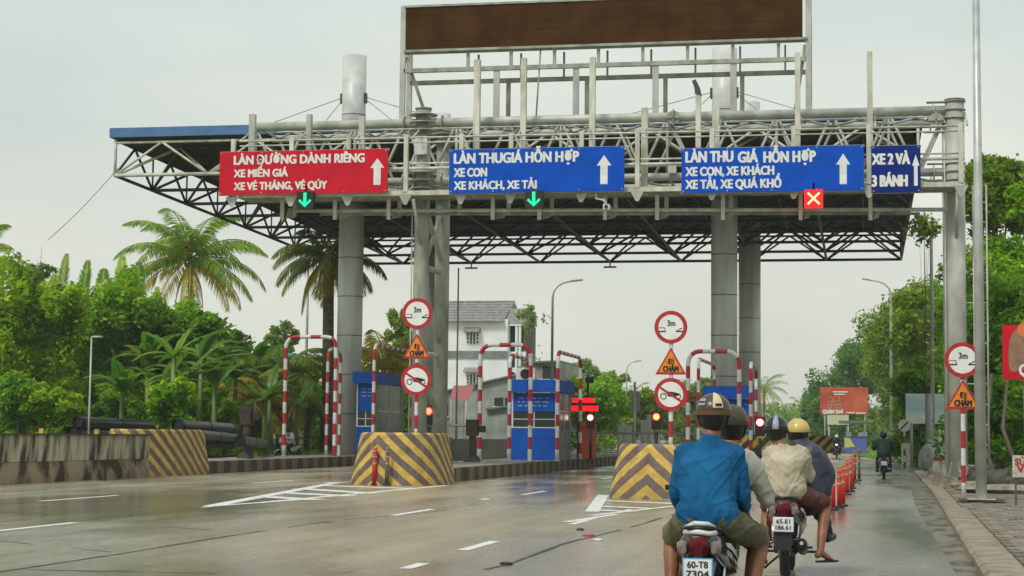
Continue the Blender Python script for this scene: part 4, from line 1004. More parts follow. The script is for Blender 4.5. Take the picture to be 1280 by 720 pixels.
# ------------------------------------------------------------------ pipes stacked on the left verge
t = None
for k, (x0, y0, x1, y1, r, z) in enumerate(((97, 527, 192, 534, .21, 0), (90, 536, 190, 547, .23, 0), (222, 532, 290, 538, .22, 0), (245, 544, 294, 549, .19, 0), (200, 552, 292, 559, .15, 0), (300, 552, 330, 555, .18, 0))):
    a = P(x0, (y0+y1)/2-3 if k != 1 else 541, 60); b = P(x1, (y0+y1)/2+1, 68)
    r_ = r; lab = ['long black pipe lying on top of the stack behind the barrier wall', 'wide mouthed black pipe lower in the stack behind the barrier wall', 'upper black pipe right of the striped nose block', 'middle black pipe right of the striped nose block', 'lowest grey black pipe right of the striped nose block', 'short black pipe lying behind the left island barrier machine'][k]
    t = thing('stacked_pipe', lab, 'pipe', a, 'black pipes stacked on the verge')
    d = (b-a).normalized(); mb = MB().tube([a, b], r_, 18, caps=False).tube([a, b], r_*.88, 18, caps=False)
    ob('pipe_shell', mb, PVC, t)
    for s in (0.02, .5, .96): ob('collar', MB().tube([a.lerp(b, s), a.lerp(b, s)+d*.18], r_*1.06, 18), PVC, t)
mb = MB()
for q in range(4):
    a = P(100+q*55, 560, 61+q*1.2); mb.bb(a.x-.1, a.x+.1, a.y-1, a.y+6, 0, .5)
for q in range(4):
    a = P(100+q*55, 560, 61+q*1.2); ob('timber_bearer', MB().bb(a.x-.12, a.x+.12, a.y-1, a.y+4, .03, max(.3, .45)), mat('old_timber', (.12, .09, .06), .9), kind=None, org=(a.x, a.y, 0), label=['timber bearer under the mouths of the black pipes', 'second timber bearer under the black pipes', 'third timber bearer under the black pipes', 'timber bearer farthest right under the black pipes'][q], cat='timber', group='timber bearers')

# ------------------------------------------------------------------ lamps and poles
def lamp(label, px, ybase, ytop, Y, arm, r=.09, zb_=0, armz=.9, headlen=.7, m=STEEL, name='street_lamp'):
    x = X(px, Y, (ybase+ytop)/2); top = P(px, ytop, Y).z
    t = thing(name, label, 'street lamp', (x, Y, zb_), 'street lamps')
    pts = [(x, Y, zb_), (x, Y, top-armz)]
    for q in (.25, .5, .75, 1): pts.append((x+arm*(1-math.cos(q*math.pi/2)), Y, top-armz+armz*math.sin(q*math.pi/2)))
    ob('pole', MB().tube(pts, [r, r*.7]+[r*.45]*4, 8), m, t)
    e_ = Vector(pts[-1]); s = 1 if arm > 0 else -1
    ob('lamp_head', MB().loft([(0, 0, 0, .02, .02), (0, .1, .0, .1, .05), (0, .5, .05, .12, .05), (0, .7, .08, .05, .03)], 10) if False else MB().prism([e_+Vector((0, -.12, -.03)), e_+Vector((s*headlen, -.1, .04)), e_+Vector((s*headlen, .1, .04)), e_+Vector((0, .12, -.03))], (0, 0, .09)), STEELD, t)
    ob('base_plate', MB().bb(x-.22, x+.22, Y-.22, Y+.22, zb_, zb_+.05), STEELD, t)
lamp('curved arm street lamp behind the blue middle booth', 690, 560, 352, 100, 1.05, .10)
lamp('small far street lamp left of the three sign post', 783, 545, 452, 150, .75, .09, headlen=.5)
lamp('curved arm street lamp before the right hand trees', 1114, 560, 350, 118, -1.35, .13, headlen=.5)
lamp('street lamp with a bent arm near the right gantry column', 1165, 560, 268, 84, -.65, .11)
def pole(label, px, ybase, ytop, Y, r, zb_=0, name='metal_pole', m=STEEL, taper=.7, base=True, cat='pole'):
    x = X(px, Y, (ybase+ytop)/2); top = P(px, ytop, Y).z
    t = thing(name, label, cat, (x, Y, zb_))
    ob('shaft', MB().tube([(x, Y, zb_), (x, Y, top)], [r, r*taper], 12), m, t)
    if base:
        ob('base_plate', MB().bb(x-.28, x+.28, Y-.28, Y+.28, zb_, zb_+.04), IVORY, t)
    return t, x, top
POLEM = mat('tall_pole_zinc', (0.47, 0.48, 0.44), .42, .3, scale=2.5, col2=(0.58, 0.59, 0.55), bump=.08)
t, x, top = pole('tall grey pole on the right pavement beside the two sign post', 1223, 624, -60, 37.6, .115, .13, m=POLEM, taper=.62)
ob('concrete_pad', MB().bb(x-.45, x+.45, 37.2, 38.0, .14, .165), KERBD, t)
pole('thin pale pole rising left of the left pillar', 383, 565, 318, 92, .09)
pole('thin pale pole in front of the white house', 571.5, 575, 335, 80, .05)
t, x, top = pole('low grey T shaped pole behind the barrier wall', 112.5, 548, 421, 52, .035, base=False)
ob('cross_arm', MB().tube([(x, 52, top), (x+.38, 52, top)], .03, 6), STEEL, t)
t, x, top = pole('square concrete utility pole beside the white tarpaulin', 1162, 582, 492, 84, .2, .1, m=mat('pole_concrete', (.42, .41, .37), .8, bump=.3), taper=.85)

# round signs seen from the back, far left of the right island
t = thing('sign_post', 'two round signs seen from the back on one white post', 'sign post', (X(793.5, 95), 95, 0))
x = X(793.5, 95); SB = mat('sign_back_grey', (.42, .44, .40), .5, .3)
ob('pole', MB().tube([(x, 95, 0), (x, 95, 4.3)], .07, 8), WHITE, t)
for py in (495.5, 509.5): p = P(793.5, py, 95); ob('round_sign', MB().disc((x, 95.1, p.z), .31, (0, -1, 0), .02, 20), SB, t)
# end-of-restriction sign
t = thing('sign_post', 'small round white sign with one black slash, beyond the pavement', 'sign post', (X(1130, 85), 85, 0))
x = X(1130, 85); p = P(1130, 532, 85)
ob('pole', MB().tube(*[banded([(x, 85, 0), (x, 85, p.z)], .05, .3, 0)[0]], .05, 8, mis=banded([(x, 85, 0), (x, 85, p.z)], .05, .3, 0)[1]), [RED, WHITE], t)
s = ob('round_sign', MB().disc((x, 84.93, p.z), .29, (0, -1, 0), .02, 24), SIGNW, t); ob('black_slash', MB().box((x, 84.9, p.z), (.5, .01, .06), M=Matrix.Rotation(math.radians(-45), 3, 'Y')), BLACK, s)

# ------------------------------------------------------------------ billboards and shop signs on the right
BB = mat('billboard_red', (0.46, 0.05, 0.02), .5, scale=.5, col2=(0.62, 0.13, 0.05), detail=2)
def bboard(label, x0, y0, x1, y1, Y, m, legs, d=.15):
    a, b = P(x0, y0, Y), P(x1, y1, Y); t = thing('billboard', label, 'billboard', ((a.x+b.x)/2, Y, 0))
    ob('panel', MB().bb(a.x, b.x, Y, Y+d, b.z, a.z), m, t)
    for l in legs: xx = X(l, Y); ob('leg', MB().tube([(xx, Y+d+.06, 0), (xx, Y+d+.06, a.z-.1)], .08, 8), STEEL, t)
    return t, a, b
t, a, b = bboard('orange red restaurant billboard reading QUÁN THƠ', 1025, 484, 1085, 518, 178, BB, (1031, 1081))
textpx('QUÁN THƠ', 1028, 517, 1054, 4.6, 177.98, SIGNW, t, .08); 
for (x0, x1, y_) in ((1058, 1068, 516), (1070, 1082, 516.5), (1042, 1056, 493), (1041, 1060, 490)):
    A, B_ = P(x0, y_, 177.98), P(x1, y_, 177.98); ob('small_print', MB().bb(A.x, B_.x, 177.97, 177.99, A.z-.04, A.z+.07), SIGNW, t)
for (cx_, cz_, r_) in ((1038, 500, .25), (1046, 499, .28), (1037, 508, .2), (1048, 508, .22), (1042, 504, .15)):
    A = P(cx_, cz_, 177.98); ob('printed_dish', MB().torus(A, r_, .05, 'Y', 14, 4), mat('print_tan', (.50, .30, .16), .6), t)
bboard('pale yellow board under the orange red billboard', 1034, 518.5, 1061, 531, 177.5, mat('pale_board', (.55, .56, .38), .6), (1036, 1060))
WAVE = mat('billboard_sky_print', (0.30, 0.62, 0.70), .5, scale=.35, col2=(0.86, 0.90, 0.90), stretch=(.3, 1, 2.6), detail=3)
t, a, b = bboard('white and turquoise billboard behind the right gantry column', 1132, 492, 1196, 530, 91, WAVE, (1139, 1185))
ob('panel_band', MB().bb(a.x, b.x, 90.9, 90.99, b.z, b.z+.42), SIGNW, t)
# red board at the right edge with a brown plate
Yb = 42; a, b = P(1253, 406, Yb), P(1312, 475, Yb)
t = thing('shop_sign', 'bright red shop sign at the right edge with a brown rounded shape', 'sign', ((a.x+b.x)/2, Yb, .1))
ob('panel', MB().bb(a.x, b.x, Yb, Yb+.08, b.z, a.z), SIGNR, t)
c = P(1284, 432, Yb); pl = [(c.x+math.copysign(abs(math.cos(q))**.6, math.cos(q))*.42, Yb-.01, c.z+math.copysign(abs(math.sin(q))**.6, math.sin(q))*.52+.25*math.cos(q)) for q in [2*math.pi*i/28 for i in range(28)]]
ob('brown_print', MB().prism(pl, (0, .009, 0)), mat('print_brown', (.26, .14, .08), .6, scale=4, col2=(.36, .2, .12)), t)
ob('orange_print', MB().disc((P(1281, 412, Yb).x, Yb-.014, P(1281, 412, Yb).z), .17, (0, -1, 0), .003, 24), mat('print_orange', (.75, .18, .04), .5), t)
ob('orange_print', MB().disc((P(1290, 400, Yb).x, Yb-.018, P(1281, 402, Yb).z), .20, (0, -1, 0), .003, 24), MATS['print_orange'], t)
text('Q', (P(1273.5, 468, Yb).x, Yb-.01, P(1273, 469, Yb).z), .2, .24, SIGNW, t, bold=.08)
for x_ in (a.x+.5, b.x-.1): ob('leg', MB().tube([(x_, Yb+.13, .0), (x_, Yb+.13, a.z)], .04, 8), STEELD, t)
# small hand-painted board
Yb = 36; a, b = P(1265.5, 569, Yb), P(1296, 597, Yb)
t = thing('hand_painted_sign', 'small white board with red hand painted letters low at the right edge', 'sign', ((a.x+b.x)/2, Yb, .1))
ob('panel', MB().bb(a.x, b.x, Yb, Yb+.03, b.z, a.z), mat('grubby_white', (.42, .38, .33), .7, scale=12, col2=(.6, .56, .5)), t)
REDT = mat('red_lettering', (.45, .02, .02), .6)
text('SỬA', (a.x+.04, Yb-.01, a.z-.19), .34, .12, REDT, t, bold=.06); text('VÁ', (a.x+.08, Yb-.01, b.z+.10), .28, .13, REDT, t, bold=.07)
for x_ in (a.x+.06, b.x-.06): ob('leg', MB().bb(x_-.02, x_+.02, Yb+.032, Yb+.07, .1, b.z+.1), mat('old_timber', (.12, .09, .06), .9), t)

# ------------------------------------------------------------------ roadside clutter on the right
CONC = mat('rough_concrete', (0.20, 0.17, 0.12), .9, scale=4, col2=(0.34, 0.31, 0.24), bump=.7)
def rock(label, c, r, seed, m, name='rubble_rock', cat='rubble', sub=3):
    mb = MB().sph((0, 0, 0), 1, 14, 9); rnd = Vector((seed*7.1, seed*3.3, 1))
    mb.v = [tuple(Vector((v[0]*r[0], v[1]*r[1], v[2]*r[2]))*(1+.38*noise.noise(Vector(v)*1.6+rnd)+.12*noise.noise(Vector(v)*5+rnd))+Vector(c)) for v in mb.v]
    mb.sm = [False]*len(mb.sm)
    return ob(name, mb, m, org=c, label=label, cat=cat, group='rubble beside the pavement')
ROT = mat('dark_wet_log', (0.03, 0.025, 0.02), .8, scale=4, col2=(0.10, 0.08, 0.06), bump=.7)
lab = ['flat slab of rubble just right of the tall pole', 'dark boulder behind the rubble slab by the tall pole', 'long grey lump of rubble nearest the hand painted board', 'small pale stone at the foot of the tall pole', 'dark low mound of rubble at the right edge', 'brown stone behind the striped sign post', 'low heap of broken concrete near the red item', 'pale broken slab near the gantry column foot']
for k, (px, py, Y, r) in enumerate(((1232, 606, 47, (.75, .7, .16)), (1228, 588, 50, (.5, .5, .42)), (1262, 600, 44, (1.1, .6, .14)), (1209, 611, 46, (.3, .3, .14)), (1272, 592, 48, (.9, .6, .35)), (1214, 592, 52, (.35, .4, .35)), (1172, 600, 62, (.35, .5, .22)), (1213, 600, 50, (.5, .4, .12)))):
    p = P(px, py, Y); rock(lab[k], (p.x, Y, .12+r[2]*.4), r, k+1, ROT if k in (1, 4) else CONC)
for k, (pa, pb, r, l) in enumerate((((1236, 597, 46), (1278, 607, 44), .2, 'dark fallen log lying beside the rubble at the right edge'), ((1216, 588, 53), (1262, 585, 51), .16, 'thinner dark log behind the fallen log'))):
    a, b = P(*pa), P(*pb); a.z = .3; b.z = .28
    t = thing('fallen_log', l, 'log', a, 'fallen logs'); ob('stem', MB().tube([a, a.lerp(b, .4)+Vector((0, 0, .08)), b], [r, r*.9, r*.75], 10), ROT, t)
    ob('branch_stub', MB().tube([a.lerp(b, .5), a.lerp(b, .5)+Vector((.1, -.1, .4))], [.07, .03], 7), ROT, t)
# plinth of the right column
t = ob('column_plinth', MB().prism([(2.0, 54.6, 0), (3.75, 54.6, 0), (3.75, 54.6, .16), (2.35, 54.6, .30), (2.05, 54.6, .22)], (0, 4.2, 0)), CONC, org=(2.8, 55.5, 0), label='rough concrete plinth under the right gantry columns', cat='plinth')
for k, (x_, y_) in enumerate(((1.98, 50.5), (2.06, 52.3), (2.0, 48.6))):
    ob('stub_post', MB().bb(x_-.09, x_+.09, y_-.09, y_+.09, .1, .72-k*.1).bb(x_-.07, x_+.07, y_-.07, y_+.07, .72-k*.1, .76-k*.1), CONC, org=(x_, y_, .1), label=['short concrete stub post before the gantry column plinth', 'concrete stub post right beside the plinth edge', 'nearest short concrete stub post at the kerb'][k], cat='bollard', group='concrete stub posts at the kerb')
# tarpaulin heap
p = P(1178, 560, 78)
mb = MB().sph((0, 0, 0), 1, 30, 20)
mb.v = [((v[0]*.95)*(1+.25*noise.noise(Vector(v)*1.3))+p.x, v[1]*1.2+78, max(0.1, (v[2]*1.3+.35)*(1+.22*noise.noise(Vector(v)*2.2+Vector((5, 1, 2))))+.12*noise.noise(Vector((v[0]*7, v[1]*7, v[2]*2))))) for v in mb.v]
ob('tarpaulin_heap', mb, mat('pale_tarp', (.52, .52, .47), .6, scale=3, col2=(.82, .82, .78), bump=1.0, bscale=5), org=(p.x, 78, .1), label='tall heap under a pale grey tarpaulin behind the utility pole', cat='tarpaulin')
p = P(1176, 578, 66); t = thing('plastic_stool', 'small red topped white stool beside the tarpaulin heap', 'stool', (p.x, 66, .12))
ob('seat', MB().bb(p.x-.25, p.x+.25, 65.8, 66.2, .62, .74), RED, t)
for sx in (-.2, .2):
    for sy in (-.15, .15): ob('leg', MB().bb(p.x+sx-.03, p.x+sx+.03, 66+sy-.03, 66+sy+.03, .12, .62), WHITE, t)
# stall and boxes far off
def boxm(name, label, x0, y0, x1, y1, Y, d, m, cat, zb_=None, group=None):
    a, b = P(x0, y0, Y), P(x1, y1, Y); z0 = b.z if zb_ is None else zb_
    return ob(name, MB().bb(a.x, b.x, Y, Y+d, z0, a.z).bb(a.x-.03, b.x+.03, Y-.03, Y+d+.03, a.z, a.z+.05), m, org=((a.x+b.x)/2, Y, z0), label=label, cat=cat, group=group)
SBLUE = mat('stall_blue', (0.10, 0.13, 0.42), .5); SYEL = mat('stall_yellow', (.55, .58, .12), .5)
a, b = P(1055, 545, 168), P(1083, 562, 168)
t = thing('roadside_stall', 'blue roadside stall with a yellow patch and white boxes on top', 'stall', ((a.x+b.x)/2, 168, .05))
ob('counter', MB().bb(a.x, b.x, 168, 169.2, .1, a.z-.05), SBLUE, t); ob('counter_top', MB().bb(a.x-.06, b.x+.06, 167.9, 169.3, a.z-.05, a.z), SBLUE, t)
ob('yellow_patch', MB().prism([(a.x+.05, 167.985, .5), (a.x+1.0, 167.985, .62), (a.x+.5, 167.985, a.z-.15), (a.x+.05, 167.985, a.z-.12)], (0, .012, 0)), SYEL, t)
for s in (.1, .9): xx = a.x+(b.x-a.x)*s; ob('leg', MB().bb(xx-.04, xx+.04, 168.1, 168.2, 0, 2.9), STEEL, t)
ob('awning', MB().prism([(a.x-.5, 167.4, 2.75), (b.x+.5, 167.4, 2.75), (b.x+.5, 169.8, 3.0), (a.x-.5, 169.8, 3.0)], (0, 0, .06)), mat('awning_dark', (.04, .07, .07), .6), t)
boxm('storage_box', 'white square box on the blue stall, left one', 1058.5, 541, 1064, 545, 168.3, .4, WHITE, 'box', a.z+.0, 'boxes on the stall')
boxm('storage_box', 'wider white box on the blue stall, right one', 1073, 541, 1084, 545, 168.3, .4, WHITE, 'box', a.z+.0, 'boxes on the stall')
# fence stubs on the verge
for k, px in enumerate((1129, 1135)):
    p = P(px, 566, 95); ob('marker_post', MB().bb(p.x-.1, p.x+.1, 95, 95.15, 0, 1.15).bb(p.x-.11, p.x+.11, 94.98, 95.17, .9, 1.05), mat('cream_post', (.62, .62, .42), .6), org=(p.x, 95, 0), label=['left cream marker post under the slashed round sign', 'right cream marker post under the slashed round sign'][k], cat='post', group='cream marker posts')

# ------------------------------------------------------------------ buildings in the distance
HW = mat('house_white', (0.86, 0.88, 0.87), .7, scale=.6, col2=(0.92, 0.93, 0.92)); HR = mat('house_roof_tiles', (0.22, 0.21, 0.20), .8, scale=3, col2=(0.32, 0.30, 0.29), bump=.3)
DW = mat('dark_opening', (0.03, 0.035, 0.03), .5)
Yh = 150
def px2(x, y, Y=Yh): return P(x, y, Y)
a = px2(520, 405); b = px2(633, 560)
t = thing('white_house', 'tall white house with grey tiled roofs behind the toll plaza', 'house', ((a.x+b.x)/2, Yh, 0))
ob('wall', MB().bb(a.x, b.x, Yh, Yh+9, 0, px2(600, 399).z), HW, t)
r0, r1 = px2(560, 402).z, px2(560, 373).z
rf = ob('roof', MB().prism([(a.x-.3, Yh-.6, r0), (a.x-.3, Yh+4.5, r1), (a.x-.3, Yh+9.6, r0)], (b.x-a.x+.0, 0, 0)), HR, t)
for k in range(6):
    s = (k+1)/7; ob('tile_course', MB().bb(a.x-.3, b.x-.3, Yh-.63+5.1*s-.05, Yh-.6+5.1*s, r0+(r1-r0)*s-.03, r0+(r1-r0)*s+.05), HR, rf)
ob('ridge', MB().bb(a.x-.3, b.x-.28, Yh+4.4, Yh+4.6, r1-.03, r1+.12), HR, rf)
zc_ = px2(600, 443).z; ob('floor_band', MB().bb(a.x, b.x+.02, Yh-.15, Yh-.003, zc_-.3, zc_+.3), GREYW, t)
for (wx, wy0, wy1, hy) in ((591, 416, 430, 409), (591, 468, 480, 459)):
    A, B_ = px2(wx-8, wy0), px2(wx+8, wy1); f = ob('window', MB().bb(A.x, B_.x, Yh-.05, Yh-.003, B_.z, A.z), HW, t)
    for k in range(4):
        for q in range(3):
            x_ = A.x+(B_.x-A.x)*(k+.5)/4; z_ = B_.z+(A.z-B_.z)*(q+.5)/3
            ob('vent_hole', MB().bb(x_-.07, x_+.07, Yh-.07, Yh-.052, z_-(.1 if k in (0, 3) else .16), z_+(.1 if k in (0, 3) else .16)), DW, f)
    C = px2(wx-10, hy); ob('window_hood', MB().prism([(C.x, Yh-.9, C.z-.45), (C.x, Yh-.003, C.z-.02), (C.x, Yh-.003, C.z-.45)], (1.42, 0, 0)), HR, f)
# side wing with balcony columns
A, B_ = px2(633, 385), px2(655, 470)
ob('wing', MB().bb(A.x+.0, B_.x-.3, Yh+1.2, Yh+7, 0, px2(640, 404).z), DW, t)
ob('wing_roof', MB().prism([(A.x-.25, Yh+.2, px2(640, 404).z), (B_.x+.15, Yh+.2, px2(640, 404).z), (B_.x-.2, Yh+1.6, px2(640, 384).z), (A.x+.1, Yh+1.6, px2(640, 384).z)], (0, 5.0, 0)), HR, t)
ob('wing_cornice', MB().bb(A.x-.05, B_.x+.05, Yh+.25, Yh+.6, px2(640, 407).z, px2(640, 404).z-.005), HW, t)
for xx in (A.x+.1, A.x+.85, A.x+1.15): ob('wing_column', MB().bb(xx-.1, xx+.1, Yh+.3, Yh+.55, 0, px2(640, 407).z-.005), HW, t)
for zz in (442, 462): z_ = px2(640, zz).z; ob('balcony_slab', MB().bb(A.x, B_.x, Yh+.56, Yh+1.1, z_-.2, z_+.2), HW, t)
# low grey workshops
def shed(label, pts, Y, d, m, wins=(), roofm=None, group='low workshops behind the toll plaza'):
    q = [P(x, y, Y) for x, y in pts]; t = thing('workshop', label, 'building', (q[0].x, Y, 0), group)
    poly = [(q[0].x, Y, 0)]+[tuple(v) for v in q]+[(q[-1].x, Y, 0)]
    ob('wall', MB().prism(poly, (0, d, 0)), m, t)
    rp = [(v.x, Y-.3, v.z+.02) for v in q]; mb = MB()
    for u, v in zip(rp[:-1], rp[1:]): mb.prism([u, v, (v[0], v[1], v[2]+.12), (u[0], u[1], u[2]+.12)], (0, d+.6, 0))
    ob('roof', mb, roofm or GREYW, t)
    for (x0, y0, x1, y1) in wins:
        A, B_ = P(x0, y0, Y), P(x1, y1, Y); w_ = ob('window', MB().bb(A.x, B_.x, Y-.04, Y-.003, B_.z, A.z), DW, t)
        ob('sill', MB().bb(A.x-.1, B_.x+.1, Y-.2, Y-.003, B_.z-.1, B_.z), HW, w_)
    n_ = int((q[-1].x-q[0].x)/.9)
    for k in range(1, n_): xx = q[0].x+(q[-1].x-q[0].x)*k/n_; zz = min(v.z for v in q)-.15; ob('wall_rib', MB().bb(xx-.04, xx+.04, Y-.05, Y-.003, 0, zz), m, t)
    return t
CORR = mat('corrugated_grey', (.30, .33, .31), .6, scale=1, col2=(.42, .45, .43)); BEI = mat('beige_plaster', (.34, .32, .26), .8, scale=.8, col2=(.44, .42, .36))
shed('long grey workshop wall with small dark windows below the white house', [(545, 493), (662, 466), (700, 462)], 122, 14, CORR, ((618, 497, 634, 508), (552, 504, 560, 520)))
shed('beige flat roofed building with a dark opening above the middle booth', [(655, 455), (700, 453)], 112, 8, BEI, ((676, 458, 697, 474),))
shed('low lean to shed with a dark eave beside the middle arch', [(608, 513), (640, 509)], 108, 5, CORR)
t = thing('awning', 'faded red awning left of the grey workshop', 'awning', P(576, 490, 118)); a, b = P(562, 482, 118), P(588, 500, 118)
ob('canvas', MB().prism([(a.x, 118, b.z), (b.x-.2, 118, b.z), (b.x, 119.2, a.z), (a.x, 119.2, a.z)], (0, .05, .05)), mat('faded_red', (.38, .12, .11), .7), t)
for xx in (a.x+.1, b.x-.3): ob('awning_post', MB().tube([(xx, 118.05, 0), (xx, 118.05, b.z)], .05, 6), STEEL, t)
# house in the palms, left
a, b = P(262, 462, 105), P(345, 530, 105)
t = thing('roadside_house', 'low yellowish house with a green roof and red band among the palms', 'house', ((a.x+b.x)/2, 105, 0))
ob('wall', MB().bb(a.x, b.x, 105, 111, 0, a.z-.1), mat('yellow_plaster', (.36, .30, .14), .8, scale=.7, col2=(.5, .42, .22)), t)
ob('red_band', MB().bb(a.x-.2, b.x+.1, 104.6, 104.99, a.z-.1, a.z+.15), RED, t); ob('white_band', MB().bb(a.x-.25, b.x+.15, 104.55, 105.1, a.z+.152, a.z+.3), WHITE, t)
ob('roof', MB().prism([(a.x-.4, 104.3, a.z+.31), (a.x-.4, 108, a.z+1.2), (a.x-.4, 111.6, a.z+.31)], (b.x-a.x+.6, 0, 0)), mat('green_roof', (.02, .20, .12), .6, scale=1), t)
A, B_ = P(292, 475, 105), P(312, 492, 105); ob('poster', MB().bb(A.x, B_.x, 104.95, 104.995, B_.z, A.z), mat('pink_poster', (.55, .18, .14), .6), t)
# fence and walls across the middle distance
def wallth(label, x0, x1, y0, Y0, Y1, m, h, name='low_wall'):
    A, B_ = P(x0, y0, Y0), P(x1, y0, Y1); t = thing(name, label, 'wall', A.xy.to_3d())
    d = (B_-A); d.z = 0; n_ = Vector((-d.y, d.x, 0)).normalized()*.2; k = max(1, int(d.length/3))
    for i in range(k):
        u, v = A.lerp(B_, i/k), A.lerp(B_, (i+1)/k-.004); u.z = v.z = 0
        ob('wall_panel', MB().prism([u, v, v+n_, u+n_], (0, 0, h)), m, t)
        ob('pilaster', MB().box((u.x, u.y-.02, h/2), (.3, .34, h+.14)), m, t)
    return t
wallth('low beige wall between the middle columns and the booth', 560, 640, 545, 84, 84, BEI, 1.15)
wallth('brown grey wall behind the left island', 300, 350, 545, 100, 100, BEI, 1.0)
# guard rail with white feet
t = thing('guard_fence', 'grey mesh guard fence with white feet right of the toll machine', 'fence', P(745, 560, 92).xy.to_3d())
a, b = P(742, 541, 92), P(925, 541, 92); z1 = a.z
ob('top_rail', MB().tube([(a.x, 92, z1), (b.x, 92, z1)], .06, 8), STEEL, t)
k = int((b.x-a.x)/.32)
fm = MB(); fm.tube([(0, 0, .25), (0, 0, z1-.05)], .022, 5); fmm = new_mesh('fence_bar', fm.v, fm.f, [STEELD], fm.m, fm.sm)
wm = MB(); wm.bb(-.09, .09, -.06, .06, 0, .42); wmm = new_mesh('white_foot', wm.v, wm.f, [WHITE], wm.m, wm.sm)
for i in range(k): 
    place('fence_bar', fmm, t, (a.x+i*.32, 92, 0)); place('white_foot', wmm, t, (a.x+.08+i*.32, 91.9, 0))
ob('mid_rail', MB().tube([(a.x, 92, .75), (b.x, 92, .75)], .03, 6).tube([(a.x, 92, .5), (b.x, 92, .5)], .03, 6), STEEL, t)
for i, (px, h) in enumerate(((776, 533), (785, 534), (804, 527), (812, 520))):
    p = P(px, h, 96); ob('white_post', MB().bb(p.x-.14, p.x+.14, 96, 96.3, 0, p.z).bb(p.x-.2, p.x+.2, 95.95, 96.35, p.z, p.z+.08), WHITE, org=(p.x, 96, 0), label=['first white post behind the guard fence from the left', 'second white post behind the guard fence', 'taller white post under the two round sign backs', 'widest white post left of the amber light'][i], cat='post', group='white posts behind the guard fence')
# parked car nose behind the fence
p = P(806, 548, 100); t = thing('parked_car', 'dark parked car with a bright headlight behind the guard fence', 'car', (p.x, 100, 0))
mb = MB().loft([(p.x, 100, .55, .55, .2), (p.x, 100.15, .6, .82, .34), (p.x, 101.1, .68, .86, .42), (p.x, 101.5, .75, .86, .48), (p.x, 104.2, .75, .86, .48), (p.x, 104.4, .7, .7, .35)], 20, 4)
ob('body', mb, mat('dark_car_paint', (.02, .025, .03), .25, coat=.8), t)
ob('cabin', MB().loft([(p.x, 101.2, 1.0, .7, .12), (p.x, 102.0, 1.22, .66, .3), (p.x, 103.4, 1.22, .66, .3), (p.x, 104.1, 1.02, .66, .12)], 20, 4), GLASS, t)
for s in (-1, 1):
    ob('headlight', MB().sph((p.x+s*.62, 100.08, .68), (.13, .07, .09), 12, 8), mat('headlight_lit', (1, 1, 1), .2, emit=(1, 1, .95), estr=3), t)
    for yy in (100.9, 103.5): ob('wheel', MB().torus((p.x+s*.78, yy, .31), .22, .09, 'X', 20, 8), RUBBER, t)
# ------------------------------------------------------------------ vegetation
LM_BUSH = leaf_mat('leaf_bush', (0.063, 0.189, 0.010), (0.256, 0.511, 0.015), (0.683, 0.870, 0.034))
LM_LIGHT = leaf_mat('leaf_lime', (0.105, 0.232, 0.010), (0.350, 0.558, 0.016), (0.770, 0.868, 0.048))
LM_DARK = leaf_mat('leaf_dark', (0.044, 0.133, 0.009), (0.163, 0.371, 0.017), (0.478, 0.688, 0.035))
LM_OLIVE = leaf_mat('leaf_olive', (0.06, 0.14, 0.010), (0.25, 0.38, 0.018), (0.54, 0.64, 0.05))
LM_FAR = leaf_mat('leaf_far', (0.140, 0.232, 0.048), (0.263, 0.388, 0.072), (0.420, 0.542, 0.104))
LM_BRIGHT = leaf_mat('leaf_bright', (0.10, 0.24, 0.012), (0.26, 0.50, 0.03), (0.48, 0.70, 0.05))
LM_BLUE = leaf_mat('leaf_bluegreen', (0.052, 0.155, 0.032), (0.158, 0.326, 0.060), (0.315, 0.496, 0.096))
PALM = leaf_mat('palm_leaf', (0.068, 0.190, 0.020), (0.231, 0.399, 0.034), (0.599, 0.647, 0.067), rough=.35)
PALMY = leaf_mat('palm_leaf_yellow', (0.231, 0.228, 0.025), (0.550, 0.494, 0.050), (1.103, 0.836, 0.118), rough=.4)
PALMP = leaf_mat('pale_frond', (0.12, 0.20, 0.04), (0.26, 0.34, 0.08), (0.42, 0.48, 0.14), rough=.4)
BANL = leaf_mat('banana_leaf', (0.05, 0.20, 0.012), (0.14, 0.34, 0.022), (0.34, 0.55, 0.05), rough=.35)
BANY = leaf_mat('banana_leaf_young', (0.16, 0.30, 0.015), (0.22, 0.38, 0.02), (0.28, 0.42, 0.03), rough=.35)
PTR = mat('palm_trunk', (0.12, 0.10, 0.07), .9, scale=3, col2=(.24, .20, .15), stretch=(1, 1, 4), bump=.6)

